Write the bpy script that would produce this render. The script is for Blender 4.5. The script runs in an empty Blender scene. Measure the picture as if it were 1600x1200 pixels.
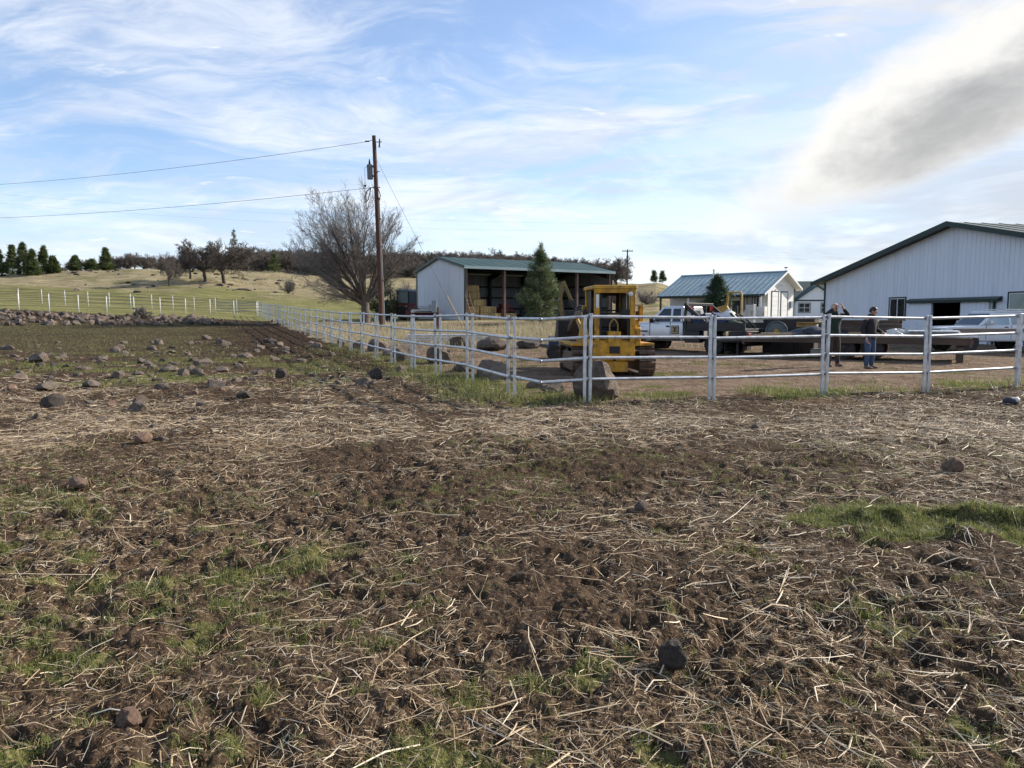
import bpy, bmesh, math, random
import numpy as np
from mathutils import Vector, Matrix

scene = bpy.context.scene
C = scene.collection
R = math.radians

# ------------------------------------------------------------------ camera, sky, sun, exposure
FPX, HZ, CAMH = 1180.0, 495.0, 1.5
cam_d = bpy.data.cameras.new('camera'); cam = bpy.data.objects.new('camera', cam_d); C.objects.link(cam)
cam_d.sensor_width = 36.0; cam_d.lens = 36.0 * FPX / 1600.0
cam_d.clip_start = 0.05; cam_d.clip_end = 9000
cam.location = (0, 0, CAMH); cam.rotation_euler = (R(90) - math.atan((600 - HZ) / FPX), 0, 0)
scene.camera = cam

SUN_AZ, SUN_EL = 65.0, 28.0
sun_d = bpy.data.lights.new('sun', 'SUN'); sun_d.energy = 5.0; sun_d.angle = R(0.6); sun_d.color = (1.0, 0.90, 0.77)
sun = bpy.data.objects.new('sun', sun_d); C.objects.link(sun)
sv = Vector((math.sin(R(SUN_AZ)) * math.cos(R(SUN_EL)), math.cos(R(SUN_AZ)) * math.cos(R(SUN_EL)), math.sin(R(SUN_EL))))
sun.rotation_euler = sv.to_track_quat('Z', 'Y').to_euler(); sun.location = (60, 30, 60)

scene.view_settings.view_transform = 'Standard'; scene.view_settings.look = 'None'
scene.view_settings.exposure = 0.68; scene.view_settings.gamma = 1.0; scene.view_settings.use_curve_mapping = False

world = bpy.data.worlds.new('World'); scene.world = world; world.use_nodes = True

class NT:
    """short-hand for building node trees"""
    def __init__(s, tree): s.t = tree; s.n = tree.nodes; s.l = tree.links
    def new(s, typ, **kw):
        n = s.n.new(typ)
        for k, v in kw.items(): setattr(n, k, v)
        return n
    def put(s, sock, v):
        if isinstance(v, bpy.types.NodeSocket): s.l.new(v, sock)
        elif v is not None:
            if sock.type == 'RGBA' and len(v) == 3: v = (*v, 1)
            sock.default_value = v
    def math(s, op, a, b=None, c=None, clamp=False):
        n = s.new('ShaderNodeMath', operation=op, use_clamp=clamp)
        for i, v in enumerate((a, b, c)):
            if v is not None: s.put(n.inputs[i], v)
        return n.outputs[0]
    def vmath(s, op, a, b=None):
        n = s.new('ShaderNodeVectorMath', operation=op); s.put(n.inputs[0], a)
        if b is not None: s.put(n.inputs[1], b)
        return n.outputs['Value'] if op in ('DOT_PRODUCT', 'LENGTH', 'DISTANCE') else n.outputs[0]
    def mix(s, f, a, b):
        n = s.new('ShaderNodeMix', data_type='RGBA'); s.put(n.inputs[0], f); s.put(n.inputs[6], a); s.put(n.inputs[7], b); return n.outputs[2]
    def mixf(s, f, a, b):
        n = s.new('ShaderNodeMix', data_type='FLOAT'); s.put(n.inputs[0], f); s.put(n.inputs[2], a); s.put(n.inputs[3], b); return n.outputs[0]
    def rng(s, v, a, b, c=0.0, d=1.0, smooth=True):
        n = s.new('ShaderNodeMapRange', interpolation_type='SMOOTHSTEP' if smooth else 'LINEAR')
        for i, x in enumerate((v, a, b, c, d)): s.put(n.inputs[i], x)
        return n.outputs[0]
    def noise(s, vec, scale, detail=4, rough=0.55, dist=0.0, col=False):
        n = s.new('ShaderNodeTexNoise'); s.put(n.inputs['Vector'], vec)
        n.inputs['Scale'].default_value = scale; n.inputs['Detail'].default_value = detail
        n.inputs['Roughness'].default_value = rough; n.inputs['Distortion'].default_value = dist
        return n.outputs['Color' if col else 'Fac']
    def mapping(s, vec, loc=(0, 0, 0), rot=(0, 0, 0), sc=(1, 1, 1)):
        n = s.new('ShaderNodeMapping'); s.put(n.inputs[0], vec); s.put(n.inputs[1], loc); s.put(n.inputs[2], rot); s.put(n.inputs[3], sc); return n.outputs[0]

def build_sky():
    w = NT(world.node_tree); w.n.clear()
    out = w.new('ShaderNodeOutputWorld'); bg = w.new('ShaderNodeBackground'); w.l.new(bg.outputs[0], out.inputs[0])
    bg.inputs[1].default_value = 0.092
    sky = w.new('ShaderNodeTexSky', sky_type='NISHITA', sun_disc=False)
    sky.sun_elevation = R(SUN_EL); sky.sun_rotation = R(SUN_AZ)
    sky.altitude = 600; sky.air_density = 1.0; sky.dust_density = 0.6; sky.ozone_density = 2.5
    d = w.vmath('NORMALIZE', w.new('ShaderNodeTexCoord').outputs['Generated'])
    sep = w.new('ShaderNodeSeparateXYZ'); w.l.new(d, sep.inputs[0]); X, Y, Z = sep.outputs
    zz = w.math('MAXIMUM', Z, 0.0)
    inv = w.math('DIVIDE', 1.0, w.math('ADD', zz, 0.13))
    P = w.vmath('MULTIPLY', d, None); 
    comb = w.new('ShaderNodeCombineXYZ')
    w.l.new(w.math('MULTIPLY', X, inv), comb.inputs[0]); w.l.new(w.math('MULTIPLY', Y, inv), comb.inputs[1]); P = comb.outputs[0]
    # cirrus: two warped layers of wisps fanning up from the low right, thick and thin
    warp = w.vmath('SCALE', w.vmath('SUBTRACT', w.noise(P, 0.8, 3, .55, col=True), (0.5, 0.5, 0.5))); warp.node.inputs['Scale'].default_value = 1.3
    Pw = w.vmath('ADD', P, warp)
    c1 = w.noise(w.mapping(Pw, (3.1, 1.7, 0), (0, 0, R(38)), (0.7, 1.5, 1)), 1.15, 6, .62, .25)
    c2 = w.noise(w.mapping(P, (7.7, 4.2, 0), (0, 0, R(25)), (0.9, 1.1, 1)), 0.60, 3, .5, .3)
    c3 = w.noise(w.mapping(Pw, (1.3, 9.2, 0), (0, 0, R(55)), (0.8, 2.2, 1)), 3.0, 5, .66, .3)
    cir = w.math('ADD', w.math('MULTIPLY', c1, 0.60), w.math('ADD', w.math('MULTIPLY', c2, 0.50), w.math('MULTIPLY', c3, 0.32)))
    cirm = w.rng(cir, 0.60, 0.86)
    air = w.math('MINIMUM', w.math('DIVIDE', 0.36, w.math('ADD', zz, 0.02)), 1.0)      # a veil seen aslant is denser than one seen from below
    sd = w.vmath('DOT_PRODUCT', d, tuple(sv)); sunny = w.rng(sd, 0.35, 0.97)
    # low veil towards the horizon, thicker on the sun's side
    zw = w.math('ADD', Z, w.math('MULTIPLY', w.math('SUBTRACT', c1, 0.5), 0.34))
    veil = w.rng(zw, w.mixf(sunny, 0.22, 0.66), 0.02)
    veil = w.math('MULTIPLY', veil, w.mixf(sunny, 0.75, 0.96))
    m1 = w.math('MAXIMUM', w.math('MULTIPLY', w.math('ADD', w.math('MULTIPLY', cirm, 0.78), 0.11), air), veil)
    bandv = w.mapping(d, (0.4, 0.2, 0), (0, R(-7), 0), (2.2, 2.2, 11))
    bn = w.noise(bandv, 1.7, 5, .60, .5)
    bright = w.mix(sunny, (6.8, 7.1, 7.6), (6.3, 6.15, 5.85))
    grey = w.mix(sunny, (4.9, 5.5, 6.7), (4.2, 4.3, 4.55))
    ccol0 = w.mix(w.math('MULTIPLY', w.rng(bn, 0.60, 0.42), w.rng(Z, 0.46, 0.14)), bright, grey)
    col = w.mix(m1, w.vmath('MULTIPLY', sky.outputs[0], (1.30, 1.34, 1.42)), ccol0)
    # small bright puffs
    pf = w.noise(w.mapping(P, (2.2, 5.5, 0), (0, 0, R(20)), (1, 1.8, 1)), 3.6, 5, .6, .2)
    pm = w.math('MULTIPLY', w.rng(pf, 0.62, 0.72), w.rng(c2, 0.46, 0.58))
    col = w.mix(w.math('MULTIPLY', pm, 0.8), col, (7.8, 7.8, 7.7))
    # the one heavy cloud: a long lens with a grey belly and ragged lit rims
    ca, ce = R(30.5), R(14.0)
    cdir = Vector((math.sin(ca) * math.cos(ce), math.cos(ca) * math.cos(ce), math.sin(ce)))
    rt = Vector((math.cos(ca), -math.sin(ca), 0)); up = rt.cross(cdir)
    roll = R(25); a1 = rt * math.cos(roll) + up * math.sin(roll); a2 = -rt * math.sin(roll) + up * math.cos(roll)
    n3 = w.noise(w.mapping(d, (0, 0, 0), (0, 0, 0), (1, 1, 1.5)), 6.0, 7, .55, .35); n4 = w.noise(w.mapping(d, (5, 1, 2), (0, 0, 0), (1, 1, 2.0)), 16, 4, .6, .3)
    e1 = w.math('DIVIDE', w.vmath('DOT_PRODUCT', d, tuple(a1)), 0.23)
    e2 = w.math('DIVIDE', w.vmath('DOT_PRODUCT', d, tuple(a2)), 0.062)
    rr = w.math('SQRT', w.math('ADD', w.math('MULTIPLY', e1, e1), w.math('MULTIPLY', e2, e2)))
    amp = w.rng(e2, -.7, .6, .28, 1.0)      # the belly's lower edge is smooth, the top ragged
    rr = w.math('ADD', rr, w.math('MULTIPLY', amp, w.math('ADD', w.math('MULTIPLY', w.math('SUBTRACT', n3, .5), 1.7), w.math('MULTIPLY', w.math('SUBTRACT', n4, .5), .5))))
    rr = w.mixf(w.rng(w.vmath('DOT_PRODUCT', d, tuple(cdir)), 0.80, 0.90), 3.0, rr)
    cm = w.rng(rr, 1.30, 0.80)
    bel = w.math('ADD', w.math('ADD', rr, w.math('ADD', w.math('MULTIPLY', w.math('SUBTRACT', n4, .5), .35), w.math('MULTIPLY', w.math('SUBTRACT', n3, .5), .9))), w.math('MULTIPLY', w.math('ADD', e2, 0.30), 0.42))
    ccol = w.mix(w.rng(bel, 0.05, 1.10), (3.1, 3.1, 3.12), (6.9, 6.8, 6.55))
    col = w.mix(w.math('MULTIPLY', cm, 0.95), col, ccol)
    # below the horizon the world is plain ground colour
    col = w.mix(w.rng(Z, 0.0, -0.05), col, (1.2, 1.0, 0.8))
    w.put(bg.inputs[0], col)
build_sky()
world.cycles.sampling_method = 'MANUAL'; world.cycles.sample_map_resolution = 512
cy = scene.cycles
cy.max_bounces = 4; cy.diffuse_bounces = 2; cy.glossy_bounces = 2; cy.transmission_bounces = 2; cy.transparent_max_bounces = 4
cy.use_adaptive_sampling = True; cy.adaptive_threshold = 0.02; cy.caustics_reflective = False; cy.caustics_refractive = False

# ------------------------------------------------------------------ noise and terrain
def _hash(ix, iy, seed):
    n = (ix.astype(np.int64) * 374761393 + iy.astype(np.int64) * 668265263 + seed * 974634777) & 0xFFFFFFFF
    n = ((n ^ (n >> 13)) * 1274126177) & 0xFFFFFFFF
    n = n ^ (n >> 16)
    return (n & 0xFFFFFF) / float(0xFFFFFF)
def vnoise(x, y, seed=0):
    xf = np.floor(x); yf = np.floor(y); fx = x - xf; fy = y - yf
    fx = fx * fx * fx * (fx * (fx * 6 - 15) + 10); fy = fy * fy * fy * (fy * (fy * 6 - 15) + 10)
    a = _hash(xf, yf, seed); b = _hash(xf + 1, yf, seed); c = _hash(xf, yf + 1, seed); d = _hash(xf + 1, yf + 1, seed)
    return (a + (b - a) * fx) * (1 - fy) + (c + (d - c) * fx) * fy
def fbm(x, y, f, octv=4, seed=0, gain=.5):
    x = np.asarray(x, float); y = np.asarray(y, float)
    s = 0; a = 1; t = 0
    ca, sa = math.cos(.6), math.sin(.6)
    for i in range(octv):
        s = s + a * vnoise(x * f, y * f, seed + i * 17); t += a; a *= gain; f *= 2.03
        x, y = x * ca - y * sa + 3.7, x * sa + y * ca - 1.9
    return s / t
def sst(a, b, x):
    t = np.clip((x - a) / (b - a), 0, 1); return t * t * (3 - 2 * t)

_U = np.array([-1.3, -.68, -.5, -.4, -.34, -.2, 0, .13, .19, .28, .45, .8, 1.6])
_Yr = np.array([0, 14, 24, 33, 42, 51, 58, 66, 74, 82, 95, 110, 140, 180, 220, 300, 350, 450, 800, 3500.])
_Z = np.array([
 [0, 0, .05, .25, .6, 1.0, 1.4, 2.2, 3.0, 3.6, 4.5, 5.5, 7.5, 11, 13, 12, 11, 9, 2, 0],
 [0, 0, .03, .2, .48, .75, 1.0, 1.95, 2.6, 3.06, 3.9, 4.9, 7.4, 11.2, 12.6, 11, 10, 8, 2, 0],
 [0, 0, .03, .2, .45, .7, .95, 1.5, 1.9, 2.45, 3.3, 4.3, 6.9, 13.0, 14.5, 14, 13, 10, 3, 0],
 [0, 0, .03, .2, .42, .66, .9, 1.25, 1.55, 2.0, 2.9, 4.0, 7.2, 11.5, 15, 20, 23, 26, 12, 0],
 [0, 0, .04, .22, .42, .65, .85, 1.05, 1.25, 1.6, 2.6, 3.8, 6.2, 10.0, 14, 20.5, 24.5, 32, 12, 0],
 [0, 0, .08, .22, .42, .68, .92, 1.15, 1.32, 1.5, 1.95, 2.7, 4.5, 7.6, 11.5, 19, 24.0, 33, 12, 0],
 [0, 0, .08, .22, .42, .70, .98, 1.22, 1.36, 1.5, 1.8, 2.3, 4.0, 7.0, 11.0, 18.5, 23.0, 32, 12, 0],
 [0, 0, .05, .18, .38, .62, .90, 1.15, 1.3, 1.42, 1.7, 2.2, 4.2, 7.5, 11.0, 15.5, 18, 22, 8, 0],
 [0, 0, .04, .14, .32, .52, .76, 1.05, 1.2, 1.35, 1.7, 2.6, 5.4, 9.2, 10.5, 9, 8, 6, 2, 0],
 [0, 0, .04, .10, .26, .42, .62, .9, 1.1, 1.2, 1.3, 1.4, 1.8, 2.4, 2.6, 2.5, 2.2, 1.6, 0, 0],
 [0, 0, .04, .08, .18, .3, .45, .65, .8, .9, 1.0, 1.1, 1.1, 1.1, 1.1, 1, .9, .6, 0, 0],
 [0, 0, .02, .06, .12, .2, .3, .4, .5, .55, .6, .6, .6, .5, .4, .3, .2, 0, 0, 0],
 [0, 0, 0, 0, .1, .2, .2, .2, .3, .3, .3, .3, .3, .3, .3, .3, .2, 0, 0, 0]])
def Hbase(x, y):
    x = np.asarray(x, float); y = np.asarray(y, float)
    yy = np.maximum(y, 0.01); u = np.clip(x / np.maximum(yy, 3.0), -1.3, 1.6)
    cols = np.stack([np.interp(yy, _Yr, z) for z in _Z])
    i = np.clip(np.searchsorted(_U, u) - 1, 0, len(_U) - 2)
    t = (u - _U[i]) / (_U[i + 1] - _U[i]); t = t * t * (3 - 2 * t) * .5 + t * .5
    fl = np.arange(u.size).reshape(u.shape) if u.ndim else None
    if u.ndim == 0: return cols[i] * (1 - t) + cols[i + 1] * t
    ii = i.ravel(); k = np.arange(u.size); cc = cols.reshape(len(_U), -1)
    return (cc[ii, k] * (1 - t.ravel()) + cc[ii + 1, k] * t.ravel()).reshape(u.shape)

# fence geometry shared by zones and builders
BEND = np.array([0.49, 12.95]); LDIR = np.array([-.375, .927]); RDIR = np.array([.958, .287])
RP0 = np.array([1.30, 13.0])
def inside(x, y):
    """positive in the paddock (camera side of the fence), metres from the fence line"""
    dx, dy = x - BEND[0], y - BEND[1]
    dl = -(dx * LDIR[1] - dy * LDIR[0]); dr = dx * RDIR[1] - dy * RDIR[0]
    return np.maximum(dl, dr)
def zones(x, y):
    """cover of the ground: green turf, straw litter, dry standing grass, dark wet soil, dry yard dirt (each 0..1)"""
    ins = inside(x, y); p = sst(-.6, .3, ins + (fbm(x, y, .8, 3, 5) - .5) * 1.5)
    u = x / np.maximum(y, 1.0); p = p * sst(71, 66, y - .55 * (x + 40) * 0)
    n1 = fbm(x, y, .22, 4, 11); n2 = fbm(x, y, .7, 4, 23); n3 = fbm(x, y, 2.2, 3, 31); n4 = fbm(x, y, 6.0, 2, 37)
    # paddock
    gfar = sst(26, 31, y + (n1 - .5) * 10) * sst(66, 58, y) * sst(-.26, -.42, u + (n2 - .5) * .16)
    gmid = sst(14, 18, y) * sst(33, 27, y) * sst(-.12, -.30, u) * sst(.40, .56, n2)
    gnear = sst(8.5, 4.0, y) * sst(.30, -.45, u + (n1 - .5) * .6) * sst(.47, .60, n2 * .28 + n3 * .30 + n4 * .42)
    gnear = np.maximum(gnear, sst(7.0, 3.0, y) * sst(.60, .68, n2 * .3 + n3 * .3 + n4 * .4) * .9)
    px, py = x - 3.45, y - 5.2
    gpat = sst(1.15, .55, np.sqrt((px / 1.0) ** 2 + (py / .50) ** 2) + (n2 - .5) * 1.8 + (n3 - .5) * 2.4 + (n4 - .5) * 1.6 + .10)
    gfen = sst(1.6, .2, np.abs(ins + .35)) * sst(.42, .58, n2) * sst(34, 24, y) * .9
    green = np.maximum.reduce([gfar * .48, gmid * .75, gnear * .80, gpat * (y < 9) * .62]) * p
    green = np.maximum(green, gfen)
    dark = sst(22, 29, y + (n1 - .5) * 8) * sst(70, 62, y) * sst(-.48, -.34, u + (n2 - .5) * .2)
    dark = np.maximum(dark, sst(.54, .66, n1 * .35 + n2 * .65) * .85 * sst(18, 13, y))
    dark = np.maximum(dark, sst(1.4, .5, np.abs(ins - .6)) * sst(.5, .6, n2) * .9) * p
    tan = sst(8.0, 10.5, y + (n1 - .5) * 3) * sst(19, 14.5, y + (n2 - .5) * 5) * (1 - .65 * dark)
    straw = np.clip(.40 + 1.3 * (n2 - .5) + .14 * tan, 0, 1) * sst(26, 16, y) * (1 - gpat)
    straw = np.clip(straw, 0, 1) * p
    # yard beyond the right-hand fence
    q = 1 - p
    yard = q * sst(-.22, -.05, u + .012 * (y - 14)) * sst(40, 30, y + (n1 - .5) * 10 + x * -.3)
    yard = np.maximum(yard, q * sst(3.2, 2.2, np.abs((y - 57.0) - .30 * (x + 4) + (n2 - .5) * 3)) * (x > -9))   # the drive in front of the shed
    yard = np.maximum(yard, q * sst(60, 40, y) * sst(2, 6, x) * .75)
    gy = q * yard * sst(.56, .68, n2 * .6 + n3 * .4) * .7
    far = q * (1 - yard)
    lane = far * sst(-.1, -.3, u) * sst(68, 72, y) * sst(84, 80, y) * .5
    gfield = far * sst(60, 70, y) * sst(150, 118, y + (n1 - .5) * 55) * sst(.02, -.1, u) * .9
    gfield = np.maximum(gfield, far * sst(.52, .68, n1) * .55)
    green = np.maximum.reduce([green, gy, gfield])
    dry = far * (1 - .75 * gfield)
    return green, straw, dry, dark, np.maximum(yard, lane)
def Hdet(x, y):
    """trampled soil: swells, hoof-churned clods, pits; fades with distance"""
    x = np.asarray(x, float); y = np.asarray(y, float)
    r = np.hypot(x, y)
    near = sst(60, 18, r); vn = sst(16, 6, r)
    a = (fbm(x, y, .45, 3, 41) - .5) * .13
    b = (fbm(x, y, 1.7, 3, 43) - .5) * .060
    rid = 1 - np.abs(2 * fbm(x, y, 3.8, 3, 47) - 1)
    ch = sst(.42, .62, fbm(x, y, .9, 2, 53))
    c = (rid - .8) * .045 * (.2 + .8 * ch)
    pit = -sst(.66, .78, fbm(x, y, 4.3, 3, 59)) * .032
    e = (fbm(x, y, 11, 3, 61) - .5) * .058 * (.6 + ch) + (fbm(x, y, 27, 2, 67) - .5) * .030
    px, py = x - 3.25, y - 5.2; e = e + sst(1.2, .4, np.sqrt((px / 1.1) ** 2 + (py / .50) ** 2)) * sst(.42, .62, fbm(x, y, 2.6, 3, 83)) * .11 * (r < 9)
    ins = inside(x, y); k = np.where(ins > 0, 1.0, .55)
    hill = (fbm(x, y, .05, 4, 71) - .5) * 1.4 * sst(85, 150, r) + (fbm(x, y, .25, 3, 73) - .5) * .5 * sst(70, 110, r)
    return k * ((a + b) * near + (c + pit) * near * sst(40, 14, r) + e * vn) + hill
def Hfull(x, y): return Hbase(x, y) + Hdet(x, y)
def Hz(x, y): return float(Hfull(np.array([float(x)]), np.array([float(y)]))[0])
def G(px, py):
    """where the ground shows at a measured point of the photograph: marches the sight line to the terrain"""
    t = np.geomspace(2.0, 600, 4000); X = (px - 800) / FPX * t; Zr = CAMH + (HZ - py) / FPX * t
    h = Hbase(X, t); k = np.argmax(h >= Zr) if (h >= Zr).any() else len(t) - 1
    return float(X[k]), float(t[k])

# ------------------------------------------------------------------ mesh helpers
def link(o, parent=None):
    C.objects.link(o)
    if parent is not None: o.parent = parent
    return o
def tag(o, label=None, cat=None, group=None, kind=None):
    if label: o['label'] = label
    if cat: o['category'] = cat
    if group: o['group'] = group
    if kind: o['kind'] = kind
    return o
def thing(name, label, cat, loc=(0, 0, 0), rz=0.0, group=None):
    o = bpy.data.objects.new(name, None); o.empty_display_size = .2; link(o)
    o.location = loc; o.rotation_euler = (0, 0, rz)
    return tag(o, label, cat, group)
def copy_tree(o, parent=None):
    c = o.copy(); C.objects.link(c); c.parent = parent
    for ch in o.children: copy_tree(ch, c)
    return c
def np_mesh(name, V, F, mat=None, smooth=False):
    """V (n,3), F (m,k) uniform polygons"""
    V = np.asarray(V, np.float32); F = np.asarray(F, np.int32)
    me = bpy.data.meshes.new(name); me.vertices.add(len(V)); me.vertices.foreach_set('co', V.ravel())
    m, k = F.shape; me.loops.add(m * k); me.loops.foreach_set('vertex_index', F.ravel())
    me.polygons.add(m); me.polygons.foreach_set('loop_start', np.arange(0, m * k, k, dtype=np.int32))
    if smooth: me.polygons.foreach_set('use_smooth', np.ones(m, bool))
    me.update(calc_edges=True)
    if mat: me.materials.append(mat)
    return me
def np_obj(name, V, F, mat, parent=None, smooth=False):
    return link(bpy.data.objects.new(name, np_mesh(name, V, F, mat, smooth)), parent)

class MB:
    def __init__(s): s.v = []; s.f = []
    def add(s, vs, fs, M=None):
        b = len(s.v)
        for v in vs: s.v.append(tuple(M @ Vector(v)) if M is not None else tuple(v))
        for f in fs: s.f.append([b + i for i in f])
        return s
    def box(s, c, d, M=None, rot=None):
        x, y, z = d[0] / 2, d[1] / 2, d[2] / 2
        vs = [Vector((i * x, j * y, k * z)) for k in (-1, 1) for j in (-1, 1) for i in (-1, 1)]
        if rot is not None:
            E = Matrix.Rotation(rot[2], 3, 'Z') @ Matrix.Rotation(rot[1], 3, 'Y') @ Matrix.Rotation(rot[0], 3, 'X'); vs = [E @ v for v in vs]
        vs = [v + Vector(c) for v in vs]
        return s.add(vs, [(0, 2, 3, 1), (4, 5, 7, 6), (0, 1, 5, 4), (2, 6, 7, 3), (0, 4, 6, 2), (1, 3, 7, 5)], M)
    def bx(s, a, b, M=None):
        return s.box([(a[i] + b[i]) / 2 for i in range(3)], [abs(b[i] - a[i]) for i in range(3)], M)
    def tube(s, p0, p1, r0, r1=None, n=10, caps=True):
        p0 = Vector(p0); p1 = Vector(p1); r1 = r0 if r1 is None else r1
        d = (p1 - p0).normalized(); a = Vector((0, 0, 1)) if abs(d.z) < .9 else Vector((1, 0, 0))
        u = d.cross(a).normalized(); w = d.cross(u)
        vs = []
        for p, r in ((p0, r0), (p1, r1)):
            for i in range(n):
                t = 2 * math.pi * i / n; vs.append(p + (u * math.cos(t) + w * math.sin(t)) * r)
        fs = [(i, (i + 1) % n, n + (i + 1) % n, n + i) for i in range(n)]
        if caps: fs += [tuple(range(n - 1, -1, -1)), tuple(range(n, 2 * n))]
        return s.add(vs, fs)
    def path(s, pts, r, n=8):
        pts = [Vector(p) for p in pts]; rings = []
        u = None
        for i, p in enumerate(pts):
            d = (pts[min(i + 1, len(pts) - 1)] - pts[max(i - 1, 0)]).normalized()
            if u is None:
                a = Vector((0, 0, 1)) if abs(d.z) < .9 else Vector((1, 0, 0)); u = d.cross(a).normalized()
            u = (u - d * u.dot(d)).normalized(); w = d.cross(u)
            rr = r[i] if hasattr(r, '__len__') else r
            rings.append([p + (u * math.cos(2 * math.pi * k / n) + w * math.sin(2 * math.pi * k / n)) * rr for k in range(n)])
        return s.loft(rings)
    def loft(s, rings, caps=True):
        n = len(rings[0]); vs = [v for r in rings for v in r]; fs = []
        for j in range(len(rings) - 1):
            for i in range(n):
                a = j * n + i; b = j * n + (i + 1) % n; fs.append((a, b, b + n, a + n))
        if caps: fs += [tuple(range(n - 1, -1, -1)), tuple(range((len(rings) - 1) * n, len(rings) * n))]
        return s.add(vs, fs)
    def prism(s, poly, axis, a, b):
        """extrude a 2-D polygon along axis ('x','y','z') from a to b"""
        mk = {'x': lambda p, t: (t, p[0], p[1]), 'y': lambda p, t: (p[0], t, p[1]), 'z': lambda p, t: (p[0], p[1], t)}[axis]
        n = len(poly); vs = [mk(p, a) for p in poly] + [mk(p, b) for p in poly]
        fs = [(i, (i + 1) % n, n + (i + 1) % n, n + i) for i in range(n)] + [tuple(range(n - 1, -1, -1)), tuple(range(n, 2 * n))]
        return s.add(vs, fs)
    def lathe(s, prof, n=20, axis='z', c=(0, 0, 0)):
        rings = []
        for (r, h) in prof:
            ring = []
            for i in range(n):
                t = 2 * math.pi * i / n; a, b = r * math.cos(t), r * math.sin(t)
                ring.append({'z': (a, b, h), 'y': (a, h, b), 'x': (h, a, b)}[axis])
            rings.append([Vector(p) + Vector(c) for p in ring])
        return s.loft(rings)
    def ball(s, c, r, nu=12, nv=8, M=None):
        r = r if hasattr(r, '__len__') else (r, r, r); rings = []
        for j in range(nv + 1):
            ph = math.pi * (j / nv) * .98 + .01 * math.pi - math.pi / 2
            rings.append([Vector((c[0] + r[0] * math.cos(ph) * math.cos(2 * math.pi * i / nu), c[1] + r[1] * math.cos(ph) * math.sin(2 * math.pi * i / nu), c[2] + r[2] * math.sin(ph))) for i in range(nu)])
        if M is not None: rings = [[M @ v for v in q] for q in rings]
        return s.loft(rings)
    def mesh(s, name, mat, smooth=False):
        me = bpy.data.meshes.new(name); me.from_pydata(s.v, [], s.f)
        bm = bmesh.new(); bm.from_mesh(me); bmesh.ops.recalc_face_normals(bm, faces=bm.faces); bm.to_mesh(me); bm.free()
        if mat: me.materials.append(mat)
        if smooth:
            me.polygons.foreach_set('use_smooth', [True] * len(me.polygons))
        return me
    def build(s, name, mat, parent=None, smooth=False, bevel=0, seg=2):
        o = link(bpy.data.objects.new(name, s.mesh(name, mat, smooth)), parent)
        if bevel:
            m = o.modifiers.new('bevel', 'BEVEL'); m.width = bevel; m.segments = seg; m.limit_method = 'ANGLE'; m.angle_limit = R(35)
            o.data.polygons.foreach_set('use_smooth', [True] * len(o.data.polygons))
            w = o.modifiers.new('wn', 'WEIGHTED_NORMAL'); w.keep_sharp = True
        elif smooth:
            bm = bmesh.new(); bm.from_mesh(o.data)
            for e in bm.edges:
                if len(e.link_faces) == 2 and e.calc_face_angle(0) > R(42): e.smooth = False
            bm.to_mesh(o.data); bm.free()
        return o

def seg_tubes(segs, sides=4):
    """many tapered branch pieces at once: segs (n,8) = p0, p1, r0, r1"""
    S = np.asarray(segs, float); p0, p1, r0, r1 = S[:, 0:3], S[:, 3:6], S[:, 6], S[:, 7]
    d = p1 - p0; d /= np.linalg.norm(d, axis=1, keepdims=True) + 1e-9
    a = np.where(np.abs(d[:, 2:3]) < .9, np.array([[0, 0, 1.]]), np.array([[1., 0, 0]]))
    u = np.cross(d, a); u /= np.linalg.norm(u, axis=1, keepdims=True) + 1e-9; w = np.cross(d, u)
    th = np.arange(sides) * 2 * np.pi / sides
    ring = u[:, None, :] * np.cos(th)[None, :, None] + w[:, None, :] * np.sin(th)[None, :, None]
    V = np.concatenate([p0[:, None, :] + ring * r0[:, None, None], p1[:, None, :] + ring * r1[:, None, None]], 1)
    n = len(S); base = (np.arange(n) * 2 * sides)[:, None]
    i = np.arange(sides); j = (i + 1) % sides
    F = np.stack([base + i, base + j, base + sides + j, base + sides + i], -1).reshape(-1, 4)
    return V.reshape(-1, 3), F
# ------------------------------------------------------------------ materials
def mat(name, col, rough=.6, metal=0.0, var=.12, scale=6.0, bump=0.0, bscale=40.0, spec=.5, dirt=None, dirt_amt=.4, coat=0.0, alpha=None, trans=0.0, ior=1.45, stretch=None):
    m = bpy.data.materials.new(name); m.use_nodes = True; t = NT(m.node_tree); b = t.n['Principled BSDF']
    tc = t.new('ShaderNodeTexCoord').outputs['Object']
    if stretch: tc = t.mapping(tc, sc=stretch)
    n = t.noise(tc, scale, 6, .6)
    lo = tuple(max(0, c * (1 - var)) for c in col); hi = tuple(min(1, c * (1 + var)) for c in col)
    c = t.mix(t.rng(n, .3, .7), lo, hi)
    if dirt:
        dn = t.noise(tc, scale * .6, 8, .65, .3); c = t.mix(t.math('MULTIPLY', t.rng(dn, .48, .68), dirt_amt), c, dirt)
    t.put(b.inputs['Base Color'], c)
    b.inputs['Metallic'].default_value = metal
    t.put(b.inputs['Roughness'], t.mixf(n, max(.03, rough - .08), min(1, rough + .08)))
    b.inputs['Specular IOR Level'].default_value = spec; b.inputs['Coat Weight'].default_value = coat
    b.inputs['Transmission Weight'].default_value = trans; b.inputs['IOR'].default_value = ior
    if bump:
        bp = t.new('ShaderNodeBump'); bp.inputs['Strength'].default_value = bump; bp.inputs['Distance'].default_value = .02
        t.put(bp.inputs['Height'], t.noise(tc, bscale, 5, .6)); t.l.new(bp.outputs[0], b.inputs['Normal'])
    return m

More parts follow.
